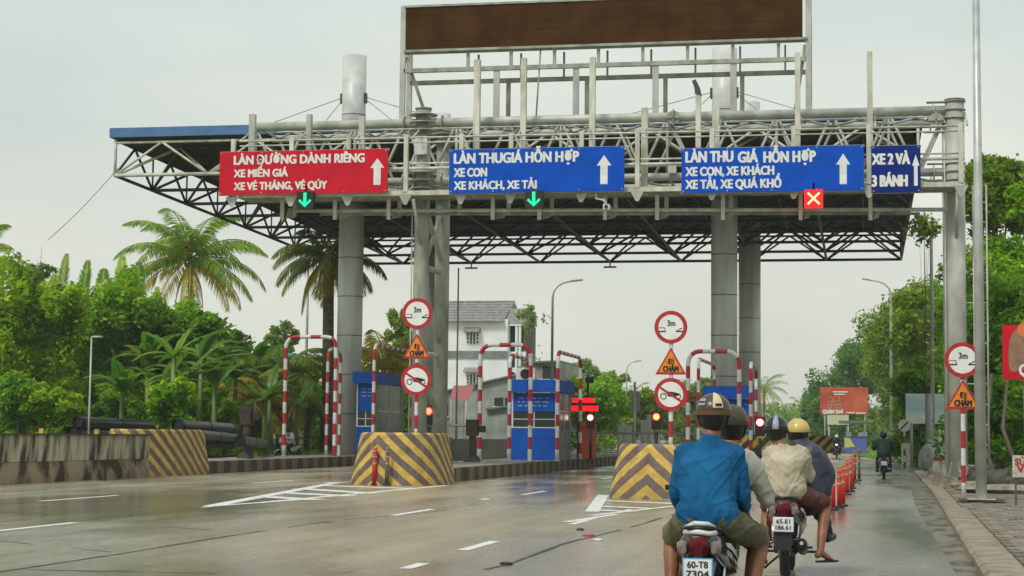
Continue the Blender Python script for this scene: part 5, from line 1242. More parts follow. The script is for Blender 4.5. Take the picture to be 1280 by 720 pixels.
def frond(parent, base, az, el, Ln, drp, width, m, seed, ns=52, hang=.35, name='frond', tw=.042):
    rg = random.Random(seed); base = Vector(base); az_ = az; pts = []; p = base.copy(); e_ = el; n = 14
    for i in range(n+1):
        pts.append(p.copy()); d = Vector((math.cos(az_)*math.cos(e_), math.sin(az_)*math.cos(e_), math.sin(e_)))
        p = p+d*Ln/n; e_ -= drp/n*(.5+1.0*i/n); e_ = max(e_, -1.45)
    V = []
    for k in range(ns):
        s = .10+.9*k/(ns-1); f = s*n; i = min(n-1, int(f)); a = pts[i].lerp(pts[i+1], f-i); t = (pts[i+1]-pts[i]).normalized()
        side = t.cross(Vector((0, 0, 1))); side = side.normalized() if side.length > .05 else Vector((-math.sin(az_), math.cos(az_), 0))
        l = width*(math.sin(math.pi*min(1, .12+s*.86))**.6)*rg.uniform(.85, 1.1)
        if rg.random() < .04: continue
        for sg in (-1, 1):
            d = (side*sg*.85+t*.55+Vector((0, 0, -hang*rg.uniform(.6, 1.5)))).normalized()
            m1 = a+d*l*.45; tip = a+d*l*.95+Vector((0, 0, -l*hang*.55)); wv = t*tw*(1+.2*rg.random())
            V += [a, m1+wv, tip, m1-wv]
    o = quads_obj(name, np.array([tuple(v) for v in V], float), m, parent)
    ob('midrib', MB().tube(pts, [.045*(1-.8*i/n)+.008 for i in range(n+1)], 5), PALMY, o)
    return o
def palm(label, base, zc, Ln, n, seed, m=PALM, trunk=.17, width=.95, lean=(0, 0), elr=(-.5, 1.35), skirt=4, group='coconut palms', name='coconut_palm', ns=54, tw=.045):
    rg = random.Random(seed); base = Vector(base); t = thing(name, label, 'palm tree', base, group)
    top = Vector((base.x+lean[0], base.y+lean[1], zc)); mid = base.lerp(top, .5)-Vector((lean[0], lean[1], 0))*.18
    ob('trunk', MB().tube([base, base.lerp(mid, .5), mid, mid.lerp(top, .5), top], [trunk*1.4, trunk*1.05, trunk, trunk*.95, trunk*.9], 10), PTR, t)
    for k in range(n):
        u = (k+.5)/n; el = elr[1]+(elr[0]-elr[1])*u+rg.uniform(-.12, .12); az = k*2.399+rg.uniform(-.25, .25)
        frond(t, top+Vector((0, 0, .1)), az, el, Ln*rg.uniform(.88, 1.08), 1.15+.55*(1-u)+rg.uniform(-.1, .2), width, m if u < .8 else PALMY, seed*50+k, hang=.30+.35*u, ns=ns, tw=tw)
    for k in range(skirt):
        frond(t, top-Vector((0, 0, .15)), rg.uniform(0, 6.28), -1.0, Ln*.55, .8, width*.5, PALMY, seed*50+90+k, ns=18, hang=.8)
    nm = MB()
    for k in range(7): a = k*.9; nm.sph((top.x+.24*math.cos(a), top.y+.24*math.sin(a), top.z-.22-.08*(k % 2)), (.11, .11, .14), 8, 6)
    ob('coconut_cluster', nm, mat('coconut', (.16, .16, .04), .5, var=.3), t)
    return t
def atp(px, py, Y): return P(px, py, Y)
# left: the two coconut palms, a palm at the frame's edge, a far one
c = atp(238, 326, 92); palm('coconut palm with a full round crown left of the toll canopy', (c.x+.3, 92, 0), c.z, 4.7, 28, 3, lean=(-.3, 0))
c = atp(411, 322, 88); palm('coconut palm with drooping fronds and a thick trunk behind the left pillar', (c.x+.1, 88, 0), c.z, 3.7, 19, 5, trunk=.30, lean=(-.1, 0), elr=(-.8, 1.2), skirt=6, m=PALMP)
c = atp(-38, 330, 84); palm('palm mostly outside the frame at the left edge', (c.x, 84, 0), c.z, 3.3, 16, 7)
c = atp(955, 488, 260); palm('faint far coconut palm seen past the right pillars', (c.x, 260, 0), c.z, 4.6, 18, 9, group='coconut palms', ns=20, tw=.05)
c = atp(1003, 512, 300); palm('tiny far palm low beside the right hand trees', (c.x, 300, 0), c.z, 3.6, 14, 10, ns=16, tw=.06)
c = atp(791, 497, 240); palm('far palm right of the bright green middle trees', (c.x, 240, 0), c.z, 3.4, 16, 12, ns=16, tw=.06)
c = atp(480, 455, 96); palm('low bushy palm between the left pillar and the middle columns', (c.x, 96, 0), c.z-.4, 3.4, 20, 13, trunk=.2, m=PALMY, elr=(-.2, 1.5), group='low palms', name='bushy_palm')
c = atp(352, 470, 86); palm('low dark palm behind the left striped arch', (c.x, 86, 0), c.z, 3.2, 20, 14, trunk=.2, elr=(-.5, 1.2), group='low palms', name='bushy_palm')
c = atp(310, 500, 84); palm('low palm over the yellowish house at left', (c.x, 84, 0), c.z, 2.8, 18, 15, trunk=.16, m=PALMY, elr=(-.6, 1.1), group='low palms', name='bushy_palm')
c = atp(385, 505, 90); palm('low bright palm behind the white scooter rider', (c.x, 90, 0), c.z, 2.6, 18, 16, trunk=.16, m=BANL, elr=(-.4, 1.3), group='low palms', name='bushy_palm')

# left thicket: each tree with its own crown
def vtree(label, px, py, rpx, Y, n, size, m, seed, zx=1.0, k=3, low=True, trunk=.13, **kw):
    c = atp(px, py, Y); s = Y/FPX; r = rpx*s; rg = random.Random(seed)
    bl = [(rg.uniform(-.35, .35)*r, rg.uniform(-.4, .4)*r, max(r*.5, c.z+rg.uniform(-.4, .3)*r*zx), r*rg.uniform(.55, .8), r*rg.uniform(.55, .8), r*zx*rg.uniform(.5, .75)) for _ in range(k)]
    if low: bl.append((0, 0, max(.9, c.z*.4), r*.85, r*.7, max(.9, c.z*.42)))
    return tree(label, (c.x, Y, 0), bl, int(n*1.6), size, m, seed, trunk, **kw)
VL = [('lime green bushy tree at the far left edge behind the barrier wall', 8, 400, 62, 72, LM_LIGHT, .13, 1.25), ('tall lime crown near the left edge with a feathery top', 62, 385, 55, 74, LM_LIGHT, .13, 1.3),
      ('dark bushy tree left of the T shaped pole', 105, 420, 60, 78, LM_BUSH, .14, 1.2), ('mid green tree above the T shaped pole', 150, 405, 58, 80, LM_BUSH, .14, 1.25),
      ('dark leafy tree above the striped block at left', 200, 440, 55, 82, LM_DARK, .15, 1.2), ('broad leafed green tree under the coconut palm', 238, 430, 50, 84, LM_BUSH, .16, 1.2),
      ('dark tree right of the banana leaves', 285, 450, 42, 88, LM_DARK, .16, 1.0), ('low lime shrub over the wall at the left edge', 25, 495, 48, 62, LM_BRIGHT, .10, .8),
      ('leafy shrub around the foot of the banana plants', 215, 492, 36, 64, LM_BUSH, .11, .9), ('low leafy shrub between the two sets of black pipes', 190, 520, 30, 70, LM_BRIGHT, .10, .8), ('dense green shrub behind the rusty barrier machine', 312, 515, 34, 84, LM_BUSH, .12, .9), ('dense shrub in the gap under the banana clumps', 255, 500, 36, 80, LM_BUSH, .12, .9), ('yellow green shrub in the gap right of the T shaped pole', 135, 490, 36, 76, LM_LIGHT, .12, .9), ('low bright shrub by the wall near the T shaped pole', 78, 505, 40, 62, LM_LIGHT, .10, .8), ('low dark shrub under the tree above the pipes', 150, 510, 40, 72, LM_DARK, .10, .8),
      ('low dark shrub behind the upper black pipe', 225, 510, 38, 74, LM_DARK, .10, .8), ('green shrub at the end of the black pipes', 282, 515, 26, 76, LM_BRIGHT, .10, .8),
      ('feathery grey green tree top at the left skyline', 50, 345, 30, 95, LM_FAR, .10, 1.0)]
for k, (lb, px, py, rp, Y, m, sz, zx) in enumerate(VL):
    vtree(lb, px, py, rp, Y, 11000 if rp > 45 else 6000 if rp > 31 else 1800, sz, m, 30+k, zx, 4 if px != 50 else 3, group='trees of the left thicket', low=(px != 50), shell=.55, up=.5, sub=13, spread=.27)
for k, (px, py, rp, Y, m, lb) in enumerate(((35, 430, 60, 90, LM_BUSH, 'back row green tree behind the far left lime trees'), (95, 440, 60, 92, LM_DARK, 'back row dark tree behind the T shaped pole'), (150, 440, 60, 94, LM_BUSH, 'back row green tree between the two spires'), (205, 445, 55, 96, LM_BUSH, 'back row green tree behind the banana leaves'), (258, 455, 48, 98, LM_OLIVE, 'back row olive tree under the coconut trunk'))):
    vtree(lb, px, py, rp, Y, 8000, .2, m, 300+k, 1.1, 4, group='trees of the left thicket', shell=.4, up=.5, sub=12, spread=.3)
# upright feathery fronds poking out of the thicket
def spire(label, px, py, Y, h, seed, m=LM_LIGHT):
    c = atp(px, py, Y); t = thing('feather_palm', label, 'palm', (c.x, Y, 0), 'feather palms in the left thicket'); rg = random.Random(seed)
    ob('stem', MB().tube([(c.x, Y, 0), (c.x, Y, c.z-h)], [.1, .07], 8), PTR, t)
    frond(t, (c.x, Y, c.z-h), math.pi/2+rg.uniform(-.3, .3), 1.45, h*1.05, .1, .62, m, seed, ns=60, hang=-.2, tw=.05)
    for k in range(7): frond(t, (c.x, Y, c.z-h-.2), k*.9+rg.uniform(-.3, .3), rg.uniform(.5, 1.2), h*rg.uniform(.75, 1), 1.3, .5, m, seed+k+1, ns=30)
for k, (px, py, h, m, lb) in enumerate(((75, 320, 2.8, PALM, 'upright feather palm spire nearest the left edge'), (62, 345, 2.2, LM_LIGHT, 'lime feather palm just left of the tallest left spire'), (148, 322, 3.0, LM_LIGHT, 'upright feather palm spire left of the coconut palm'), (104, 328, 2.2, BANL, 'dark feather palm in the middle of the thicket skyline'), (193, 362, 3.6, LM_LIGHT, 'yellow green feather palm below the coconut crown'), (128, 338, 2.0, BANL, 'short feather palm between the two spires'), (172, 330, 2.2, BANL, 'small dark feather palm under the left coconut fronds'))):
    spire(lb, px, py, 82+k, h*1.1, 200+k*13, m)
# banana plants
def banana(label, px, py, Y, seed, specs, zstem):
    c = atp(px, py, Y); t = thing('banana_plant', label, 'banana plant', (c.x, Y, 0), 'banana plants'); rg = random.Random(seed)
    ob('stem', MB().tube([(c.x, Y, 0), (c.x, Y, zstem)], [.16, .09], 10), mat('banana_stem', (.16, .20, .05), .5, var=.3, stretch=(1, 1, .3)), t)
    for q, (az, el, Ln, wd, drp, m) in enumerate(specs):
        n = 12; p = Vector((c.x, Y, zstem)); e_ = el; cl = []; 
        for i in range(n+1):
            cl.append((p.copy(), e_)); d = Vector((math.cos(az)*math.cos(e_), math.sin(az)*math.cos(e_), math.sin(e_))); p = p+d*Ln/n; e_ -= drp/n
        mb = MB(); vs = []
        sd_ = Vector((-math.sin(az), math.cos(az), 0))
        for i, (p, e2) in enumerate(cl):
            w_ = wd*(math.sin(math.pi*min(1, .06+.94*i/n))**.55)*(0.15 if i == 0 else 1)
            vs += [p+sd_*w_+Vector((0, 0, -.12*w_+rg.uniform(-.03, .03))), p, p-sd_*w_+Vector((0, 0, -.12*w_+rg.uniform(-.03, .03)))]
        fs = []
        for i in range(n):
            fs += [(3*i, 3*i+1, 3*i+4, 3*i+3), (3*i+1, 3*i+2, 3*i+5, 3*i+4)]
        mb.add(vs, fs, 0, True); l = ob('leaf', mb, m, t)
        ob('midrib', MB().tube([a for a, _ in cl], [.04*(1-.8*i/n)+.006 for i in range(n+1)], 5), BANY, l)
D = math.radians
banana('banana plant with one bright upright yellow green leaf', 218, 430, 66, 1, [(D(60), 1.2, 1.5, .22, .5, BANY), (D(20), .9, 2.2, .3, .9, BANL), (D(160), 1.0, 2.0, .28, 1.0, BANL), (D(-40), .6, 2.0, .3, 1.2, BANL), (D(100), .6, 2.0, .3, 1.3, BANL), (D(200), .5, 1.8, .28, 1.4, BANL)], 4.3)
banana('banana plant with long arching leaves reaching right over the striped block', 232, 470, 68, 2, [(D(8), .75, 3.2, .30, .9, BANL), (D(-12), .45, 3.0, .28, .8, BANL), (D(30), 1.05, 2.6, .28, .7, BANL), (D(170), .8, 2.2, .28, 1.3, BANL), (D(220), .4, 2.0, .3, 1.2, BANL)], 3.5)
banana('banana plant among the low palms left of the striped arch', 338, 455, 80, 3, [(D(20), 1.0, 2.4, .30, 1.2, BANL), (D(150), 1.1, 2.4, .3, 1.2, BANL), (D(-30), .6, 2.4, .3, 1.4, BANL), (D(200), .7, 2.2, .3, 1.3, BANL), (D(90), 1.3, 2.0, .25, .6, BANL)], 3.0)
banana('banana plant with a ragged blue green leaf right of the left arch', 372, 480, 82, 4, [(D(10), .9, 2.4, .3, 1.3, BANL), (D(170), .8, 2.2, .3, 1.4, BANL), (D(-60), .5, 2.2, .3, 1.2, BANL), (D(60), 1.2, 1.8, .25, .8, BANL)], 2.6)
banana('banana plant at the skyline under the coconut palm', 276, 420, 86, 5, [(D(20), 1.2, 2.0, .28, .9, BANL), (D(160), 1.1, 2.2, .28, 1.1, BANL), (D(-50), .8, 2.0, .28, 1.2, BANL), (D(70), 1.4, 1.8, .25, .5, BANY)], 4.2)
mk = lambda rg, n, L0: [(rg.uniform(0, 6.28), rg.uniform(.35, 1.3), L0*rg.uniform(.8, 1.15), rg.uniform(.24, .34), rg.uniform(.8, 1.7), BANL if rg.random() < .85 else BANY) for _ in range(n)]
for k, (px, zs, Y, L0, lb) in enumerate(((186, 4.6, 76, 2.4, 'banana clump just right of the two feather spires'), (205, 3.2, 70, 2.2, 'low banana clump over the upper black pipe'), (252, 4.8, 78, 2.6, 'tall banana clump under the coconut palm trunk'), (270, 3.4, 74, 2.5, 'banana clump with wide ragged leaves above the pipe ends'), (296, 3.9, 80, 2.5, 'banana clump right of the ragged leaved clump'), (318, 4.6, 86, 2.4, 'banana clump at the right end of the thicket'), (155, 3.0, 70, 2.0, 'low dark banana clump near the T shaped pole'), (333, 2.8, 78, 2.0, 'small banana clump beside the rusty barrier machine'))):
    banana(lb, px, 430, Y, 40+k, mk(random.Random(500+k), 9, L0), zs)
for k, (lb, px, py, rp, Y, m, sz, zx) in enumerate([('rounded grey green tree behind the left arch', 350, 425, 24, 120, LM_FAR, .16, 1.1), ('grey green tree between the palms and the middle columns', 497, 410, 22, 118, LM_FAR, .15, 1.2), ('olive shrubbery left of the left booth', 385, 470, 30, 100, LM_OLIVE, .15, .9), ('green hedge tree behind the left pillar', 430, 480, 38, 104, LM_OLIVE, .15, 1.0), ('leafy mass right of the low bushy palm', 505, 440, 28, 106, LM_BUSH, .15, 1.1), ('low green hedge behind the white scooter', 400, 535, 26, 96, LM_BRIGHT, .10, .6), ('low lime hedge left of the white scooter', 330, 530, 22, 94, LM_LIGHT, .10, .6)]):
    vtree(lb, px, py, rp, Y, 4500, sz, m, 60+k, zx, 3, group='trees behind the left booth', shell=.4)
# middle distance
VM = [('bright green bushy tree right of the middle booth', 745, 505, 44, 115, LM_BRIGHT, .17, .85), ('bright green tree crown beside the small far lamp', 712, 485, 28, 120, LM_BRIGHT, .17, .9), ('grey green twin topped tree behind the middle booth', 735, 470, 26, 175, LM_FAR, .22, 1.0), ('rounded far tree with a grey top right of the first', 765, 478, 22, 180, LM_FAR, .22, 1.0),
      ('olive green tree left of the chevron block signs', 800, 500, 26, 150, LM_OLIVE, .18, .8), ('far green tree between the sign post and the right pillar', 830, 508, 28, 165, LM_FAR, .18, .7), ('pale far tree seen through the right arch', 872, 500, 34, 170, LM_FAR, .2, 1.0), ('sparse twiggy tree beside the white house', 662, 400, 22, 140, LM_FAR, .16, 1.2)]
for k, (lb, px, py, rp, Y, m, sz, zx) in enumerate(VM):
    vtree(lb, px, py, rp, Y, 5500 if k < 7 else 520, sz, m, 80+k, zx, 4, group='trees in the middle distance', shell=.4)
# far wood along the horizon
rg2 = np.random.default_rng(5); bl = []
for k in range(120):
    px = 300+k*9.5+rg2.uniform(-5, 5); Y = rg2.uniform(270, 420); c = atp(px, 528-rg2.uniform(0, 14), Y); bl.append((c.x, Y, max(3, c.z*.55), 8, 8, max(3.5, c.z*.5)))
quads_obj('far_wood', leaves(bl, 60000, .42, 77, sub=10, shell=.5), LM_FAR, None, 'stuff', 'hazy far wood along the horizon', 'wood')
# right hand trees
VR = [('large rounded olive tree behind the curved street lamp', 1124, 415, 68, 150, LM_OLIVE, .17, 1.0, 15000), ('blue green tree crown lower left of the large olive tree', 1075, 452, 46, 190, LM_BLUE, .17, 1.0, 9000), ('dark blue green tree behind the restaurant billboard', 1050, 492, 42, 195, LM_BLUE, .18, 1.0, 8000), ('small leading tree farthest left of the right hand trees', 1022, 512, 24, 200, LM_BLUE, .18, 1.2, 4500),
      ('mid green tree behind the bent arm street lamp', 1165, 425, 58, 105, LM_OLIVE, .16, 1.15, 12000), ('lower bright tree above the orange red billboard', 1112, 478, 42, 185, LM_OLIVE, .16, .8, 7000), ('dark tree between the lamps and the right column', 1150, 478, 42, 98, LM_DARK, .16, .8, 7000),
      ('sparse tall tree with open branches right of the gantry column', 1242, 235, 62, 74, LM_OLIVE, .13, 1.0, 12000), ('leafy crown under the sparse tall tree', 1250, 330, 62, 72, LM_BUSH, .12, .9, 10000), ('dark dense tree behind the bright red shop sign', 1235, 425, 62, 64, LM_DARK, .12, 1.0, 12000), ('dark dense tree filling the right edge', 1288, 400, 66, 62, LM_DARK, .12, 1.2, 12000),
      ('low hanging dark foliage above the rubble', 1245, 515, 50, 58, LM_DARK, .11, .8, 9000), ('small sparse crown left of the gantry column top', 1155, 282, 22, 84, LM_OLIVE, .12, 1.2, 420), ('leafy tree directly behind the right gantry column', 1200, 396, 38, 99, LM_BUSH, .13, 1.6, 9000), ('large leafed tree reaching in at the top right edge', 1292, 250, 34, 60, LM_BUSH, .13, 1.1, 1600)]
for k, (lb, px, py, rp, Y, m, sz, zx, n) in enumerate(VR):
    vtree(lb, px, py, rp, Y, n, sz, m, 110+k, zx, 5, group='trees along the right side', low=k not in (0, 7, 12, 14), trunk=.2 if k != 12 else .025, shell=.5 if n > 5000 else .25, spread=.28 if n > 5000 else .36, sub=12)
# bank of bare earth and undergrowth at right
mb = MB(); nx, ny = 34, 10; vs = []
for j in range(ny):
    for i in range(nx):
        x = 3.9+i*.7; y_ = 53+j*2.0; z = .05+max(0, (x-4.2))*.32*(1-math.exp(-j*.5))+.35*noise.noise(Vector((x*.5, y_*.4, 0)))*min(1, j*.4)
        vs.append((x, y_, max(.03, min(z, 3.2))))
mb.add(vs, [(j*nx+i, j*nx+i+1, (j+1)*nx+i+1, (j+1)*nx+i) for j in range(ny-1) for i in range(nx-1)], 0, True)
ob('earth_bank', mb, SOIL, kind='structure')
for k, (px, py) in enumerate(((1240, 545), (1262, 520))):
    a = P(px+8, py+62, 55); b = P(px-4, py-30, 56); mid = a.lerp(b, .5)+Vector((-.25, 0, 0))
    ob('bare_trunk', MB().tube([a, mid, b, b+Vector((.1, 0, 1.2))], [.07, .06, .05, .03], 9), BARK, org=a, label=['bent bare trunk in the dark behind the hand painted board', 'second bare trunk leaning behind the dark foliage'][k], cat='tree', group='bare trunks')
# grass tufts
def tufts(name, label, x0, x1, y0, y1, n, h, seed, z=0.02, m=None):
    r_ = np.random.default_rng(seed); p = np.stack([r_.uniform(x0, x1, n), r_.uniform(y0, y1, n), np.full(n, z)], 1); a = r_.uniform(0, 6.28, n)
    u = np.stack([np.cos(a), np.sin(a), 0*a], 1)*.03; t_ = np.stack([r_.normal(0, .25, n), r_.normal(0, .25, n), np.ones(n)], 1)*h*(.5+r_.random((n, 1)))
    v = np.stack([p-u, p+t_*.5-u*.8, p+t_, p+t_*.5+u*.8], 1).reshape(-1, 3)
    return quads_obj(name, v, m or LM_BRIGHT, None, 'stuff', label, 'grass')
tufts('grass', 'short grass on the verge with the black pipes', -36, -25.3, 54, 74, 14000, .22, 1, .03)
tufts('grass', 'rough grass beyond the left island', -36, -24, 76, 98, 9000, .35, 2, .0)
q = [G(1052, 565), G(1078, 571), G(1108, 576), G(1150, 583)]; r_ = [Vector((14, 92, 0)), Vector((60, 300, 0)), Vector((-9, 300, 0))]
sheet('grass_verge', q+r_, .03, GRASS, kind='structure')
tufts('grass', 'bright grass beyond the end of the lane', .5, 12, 128, 165, 12000, .22, 3, .03); tufts('grass', 'bright grass beside the slashed round sign', 3.3, 12, 100, 128, 8000, .2, 4, .03)
# power line strung from the canopy corner
a = P(148, 210, 66); pts = [a.lerp(P(60, 300, 70), s)+Vector((0, 0, -.12*math.sin(math.pi*s))) for s in [i/10 for i in range(11)]]
ob('overhead_wire', MB().tube(pts, .012, 4), DARKST, org=a, label='thin wire hanging from the canopy corner into the trees', cat='wire')
pts = [P(-20, 378, 60), P(30, 398, 61), P(75, 418, 63)]; ob('overhead_wire', MB().tube(pts, .03, 5), BLACK, org=pts[0], label='black cable across the trees at the left edge', cat='wire')
# ------------------------------------------------------------------ motorbikes and riders (built facing +Y, rear wheel at the origin)
SKIN = mat('tanned_skin', (0.22, 0.078, 0.030), .5, scale=5, col2=(.33, .135, .06)); SKIN.node_tree.nodes['Principled BSDF'].inputs['Subsurface Weight'].default_value = .05
HAIR = mat('black_hair', (0.01, 0.008, 0.007), .5, scale=40, var=.5)
MUFF = mat('muffler_black', (0.02, 0.02, 0.02), .35, .4)
LENSR = mat('tail_lens_red', (0.085, 0.001, 0.002), .25, spec=.3); LENSC = mat('clear_lens', (0.20, 0.16, 0.14), .15, coat=.3)
PLATE = mat('plate_white', (0.72, 0.74, 0.74), .4); PLATEB = mat('plate_blue_rim', (0.05, 0.30, 0.55), .4)
SEATM = mat('seat_vinyl', (0.014, 0.014, 0.014), .5, scale=30, bump=.15)
SPOKE = mat('wheel_spoke', (.4, .4, .4), .35, .8)

def wheel(par, y, R_=.215, tr=.05):
    t_ = ob('wheel', MB().torus((0, y, R_+tr), R_, tr, 'X', 36, 10), RUBBER, par)
    tr_ = MB()
    for k in range(26):
        a = 2*math.pi*k/26
        for s in (-1, 1):
            c = Vector((s*.018, y+math.cos(a)*(R_+tr*.98), R_+tr+math.sin(a)*(R_+tr*.98))); tr_.box(c, (.03, .018, .008), M=Matrix.Rotation(a, 3, 'X') @ Matrix.Rotation(s*.5, 3, 'Z'))
    ob('tread_blocks', tr_, RUBBER, t_)
    ob('rim', MB().torus((0, y, R_+tr), R_-.03, .016, 'X', 30, 6).tube([(-.05, y, R_+tr), (.05, y, R_+tr)], .045, 12), SPOKE, t_)
    sp = MB()
    for k in range(14):
        a = 2*math.pi*k/14; sp.tube([(.03*(-1)**k, y, R_+tr), (0, y+math.cos(a)*(R_-.03), R_+tr+math.sin(a)*(R_-.03))], .004, 4)
    ob('spokes', sp, SPOKE, t_)
    ob('brake_drum', MB().tube([(-.06, y, R_+tr), (-.02, y, R_+tr)], .075, 16), STEELD, t_)
def bike(label, body, l1, l2, rim=PLATE, decal=True, group='motorbikes with riders', head_on=False, mirrors=True):
    t = thing('motorbike', label, 'motorbike', (0, 0, 0), group)
    wheel(t, 0); wheel(t, 1.22)
    ob('swingarm', MB().tube([(-.09, 0, .27), (-.09, .5, .33)], .025, 8).tube([(.09, 0, .27), (.09, .5, .33)], .025, 8), MUFF, t)
    for s in (-1, 1):
        sh = ob('shock_absorber', MB().tube([(s*.115, .02, .30), (s*.125, .12, .60)], .017, 8), CHROME, t)
        sp = MB(); sp.tube([(s*.1167+.030*math.cos(q), .036+.07*q/40+.030*math.sin(q), .33+.16*q/40) for q in [i*.6 for i in range(66)]], .006, 5); ob('spring', sp, BLACK, sh)
    ob('rear_fender', MB().loft([(0, -.40, .42, .045, .012), (0, -.36, .47, .085, .018), (0, -.27, .54, .10, .03), (0, -.12, .60, .10, .035), (0, .12, .62, .09, .03)], 14), PLASTIC, t)
    ob('mudflap', MB().prism([(-.075, -.405, .30), (.075, -.405, .30), (.09, -.40, .48), (-.09, -.40, .48)], (0, .012, 0)), RUBBER, t)
    tail = ob('tail_shell', MB().loft([(0, -.36, .70, .045, .03), (0, -.32, .695, .115, .07), (0, -.18, .69, .135, .085), (0, .10, .64, .175, .13), (0, .40, .56, .195, .17), (0, .62, .50, .15, .16)], 18, 3), body, t)
    if decal:
        for s in (-1, 1):
            ob('side_decal', MB().prism([(s*.150, -.12, .70), (s*.172, .02, .69), (s*.188, .18, .64), (s*.198, .34, .57), (s*.190, .20, .60), (s*.176, .05, .645), (s*.158, -.08, .67)], (s*.004, 0, 0)), WHITE, tail)
            ob('side_decal', MB().prism([(s*.180, .06, .60), (s*.192, .22, .56), (s*.199, .40, .49), (s*.190, .2, .53)], (s*.004, 0, 0)), CHROME, tail)
    tl = ob('tail_light', MB().loft([(0, -.395, .665, .03, .035), (0, -.375, .675, .062, .055), (0, -.34, .69, .068, .06)], 16, 3.2), LENSR, t)
    ob('light_stem', MB().prism([(-.03, -.392, .64), (.03, -.392, .64), (.018, -.40, .58), (-.018, -.40, .58)], (0, .03, 0)), LENSR, tl)
    for s in (-1, 1): ob('turn_lens', MB().loft([(s*.095, -.36, .67, .018, .028), (s*.098, -.34, .675, .036, .044), (s*.10, -.28, .68, .04, .05)], 14, 2.6), LENSC, t)
    pl = ob('number_plate', MB().bb(-.098, .098, -.432, -.427, .48, .62), rim, t)
    ob('plate_face', MB().bb(-.088, .088, -.435, -.4325, .488, .612), PLATE, pl)
    if l1:
        text(l1, (-.066, -.4375, .558), .132, .040, BLACK, pl, bold=.04, thick=.1); text(l2, (-.072, -.4375, .500), .144, .040, BLACK, pl, bold=.04, thick=.1)
    ob('plate_bracket', MB().bb(-.05, .05, -.425, -.36, .55, .585), BLACK, t)
    ob('seat', MB().loft([(0, -.24, .755, .075, .02), (0, -.20, .765, .115, .04), (0, .10, .77, .13, .045), (0, .34, .755, .12, .045), (0, .60, .74, .10, .05), (0, .70, .72, .06, .03)], 18, 3), SEATM, t)
    ob('grab_rail', MB().tube([(-.10, .02, .76), (-.125, -.18, .79), (-.07, -.31, .80), (.07, -.31, .80), (.125, -.18, .79), (.10, .02, .76)], .013, 8), MUFF, t)
    mf = ob('muffler', MB().tube([(.15, .60, .24), (.16, .28, .26), (.165, .22, .27), (.17, -.28, .36), (.17, -.31, .365)], [.02, .024, .05, .055, .042], 14), MUFF, t)
    ob('heat_shield', MB().prism([(.222, .18, .28), (.228, -.18, .34), (.226, -.18, .39), (.22, .18, .33)], (.004, 0, 0)), CHROME, mf); ob('tail_pipe', MB().tube([(.17, -.31, .365), (.17, -.345, .37)], .018, 10), CHROME, mf)
    ob('engine', MB().loft([(0, .36, .30, .08, .08), (0, .45, .30, .12, .11), (0, .68, .30, .12, .11), (0, .92, .33, .06, .06)], 16, 3), mat('engine_alloy', (.22, .22, .22), .4, .7, bump=.2), t)
    ob('foot_peg_bar', MB().tube([(-.30, .46, .24), (.30, .46, .24)], .013, 6).tube([(-.26, .16, .30), (.26, .16, .30)], .013, 6), MUFF, t)
    ob('kick_stand', MB().tube([(-.08, .35, .2), (-.18, .12, .12), (-.20, .05, .10)], .012, 6), MUFF, t)
    ob('leg_shield', MB().loft([(0, .72, .58, .06, .10), (0, .84, .66, .18, .22), (0, .92, .72, .16, .22), (0, 1.0, .78, .07, .15)], 18, 3), body, t)
    ob('front_fork', MB().tube([(-.08, 1.22, .27), (-.07, 1.02, .86)], .02, 8).tube([(.08, 1.22, .27), (.07, 1.02, .86)], .02, 8), MUFF, t)
    ob('front_fender', MB().loft([(0, .98, .44, .06, .02), (0, 1.10, .56, .07, .03), (0, 1.28, .575, .07, .03), (0, 1.46, .46, .05, .02)], 14), body, t)
    hd = ob('head_cowl', MB().loft([(0, .88, .96, .07, .06), (0, .95, .98, .13, .09), (0, 1.06, .96, .12, .09), (0, 1.14, .93, .07, .06)], 16, 2.6), body, t)
    ob('headlight', MB().sph((0, 1.11, .93), (.075, .05, .055), 14, 8), MATS['headlight_lit'] if head_on else LENSC, hd)
    hb = ob('handlebar', MB().tube([(-.34, .90, 1.02), (-.2, .95, 1.03), (0, .97, 1.0), (.2, .95, 1.03), (.34, .90, 1.02)], .013, 8), MUFF, t)
    for s in (-1, 1):
        ob('grip', MB().tube([(s*.23, .935, 1.027), (s*.35, .895, 1.02)], .02, 10), RUBBER, hb)
        if mirrors: ob('mirror', MB().tube([(s*.22, .94, 1.03), (s*.29, .98, 1.14), (s*.33, .98, 1.19)], .007, 6).disc((s*.34, .955, 1.22), .055, (0, 1, 0), .02, 16), BLACK, hb)
    return t

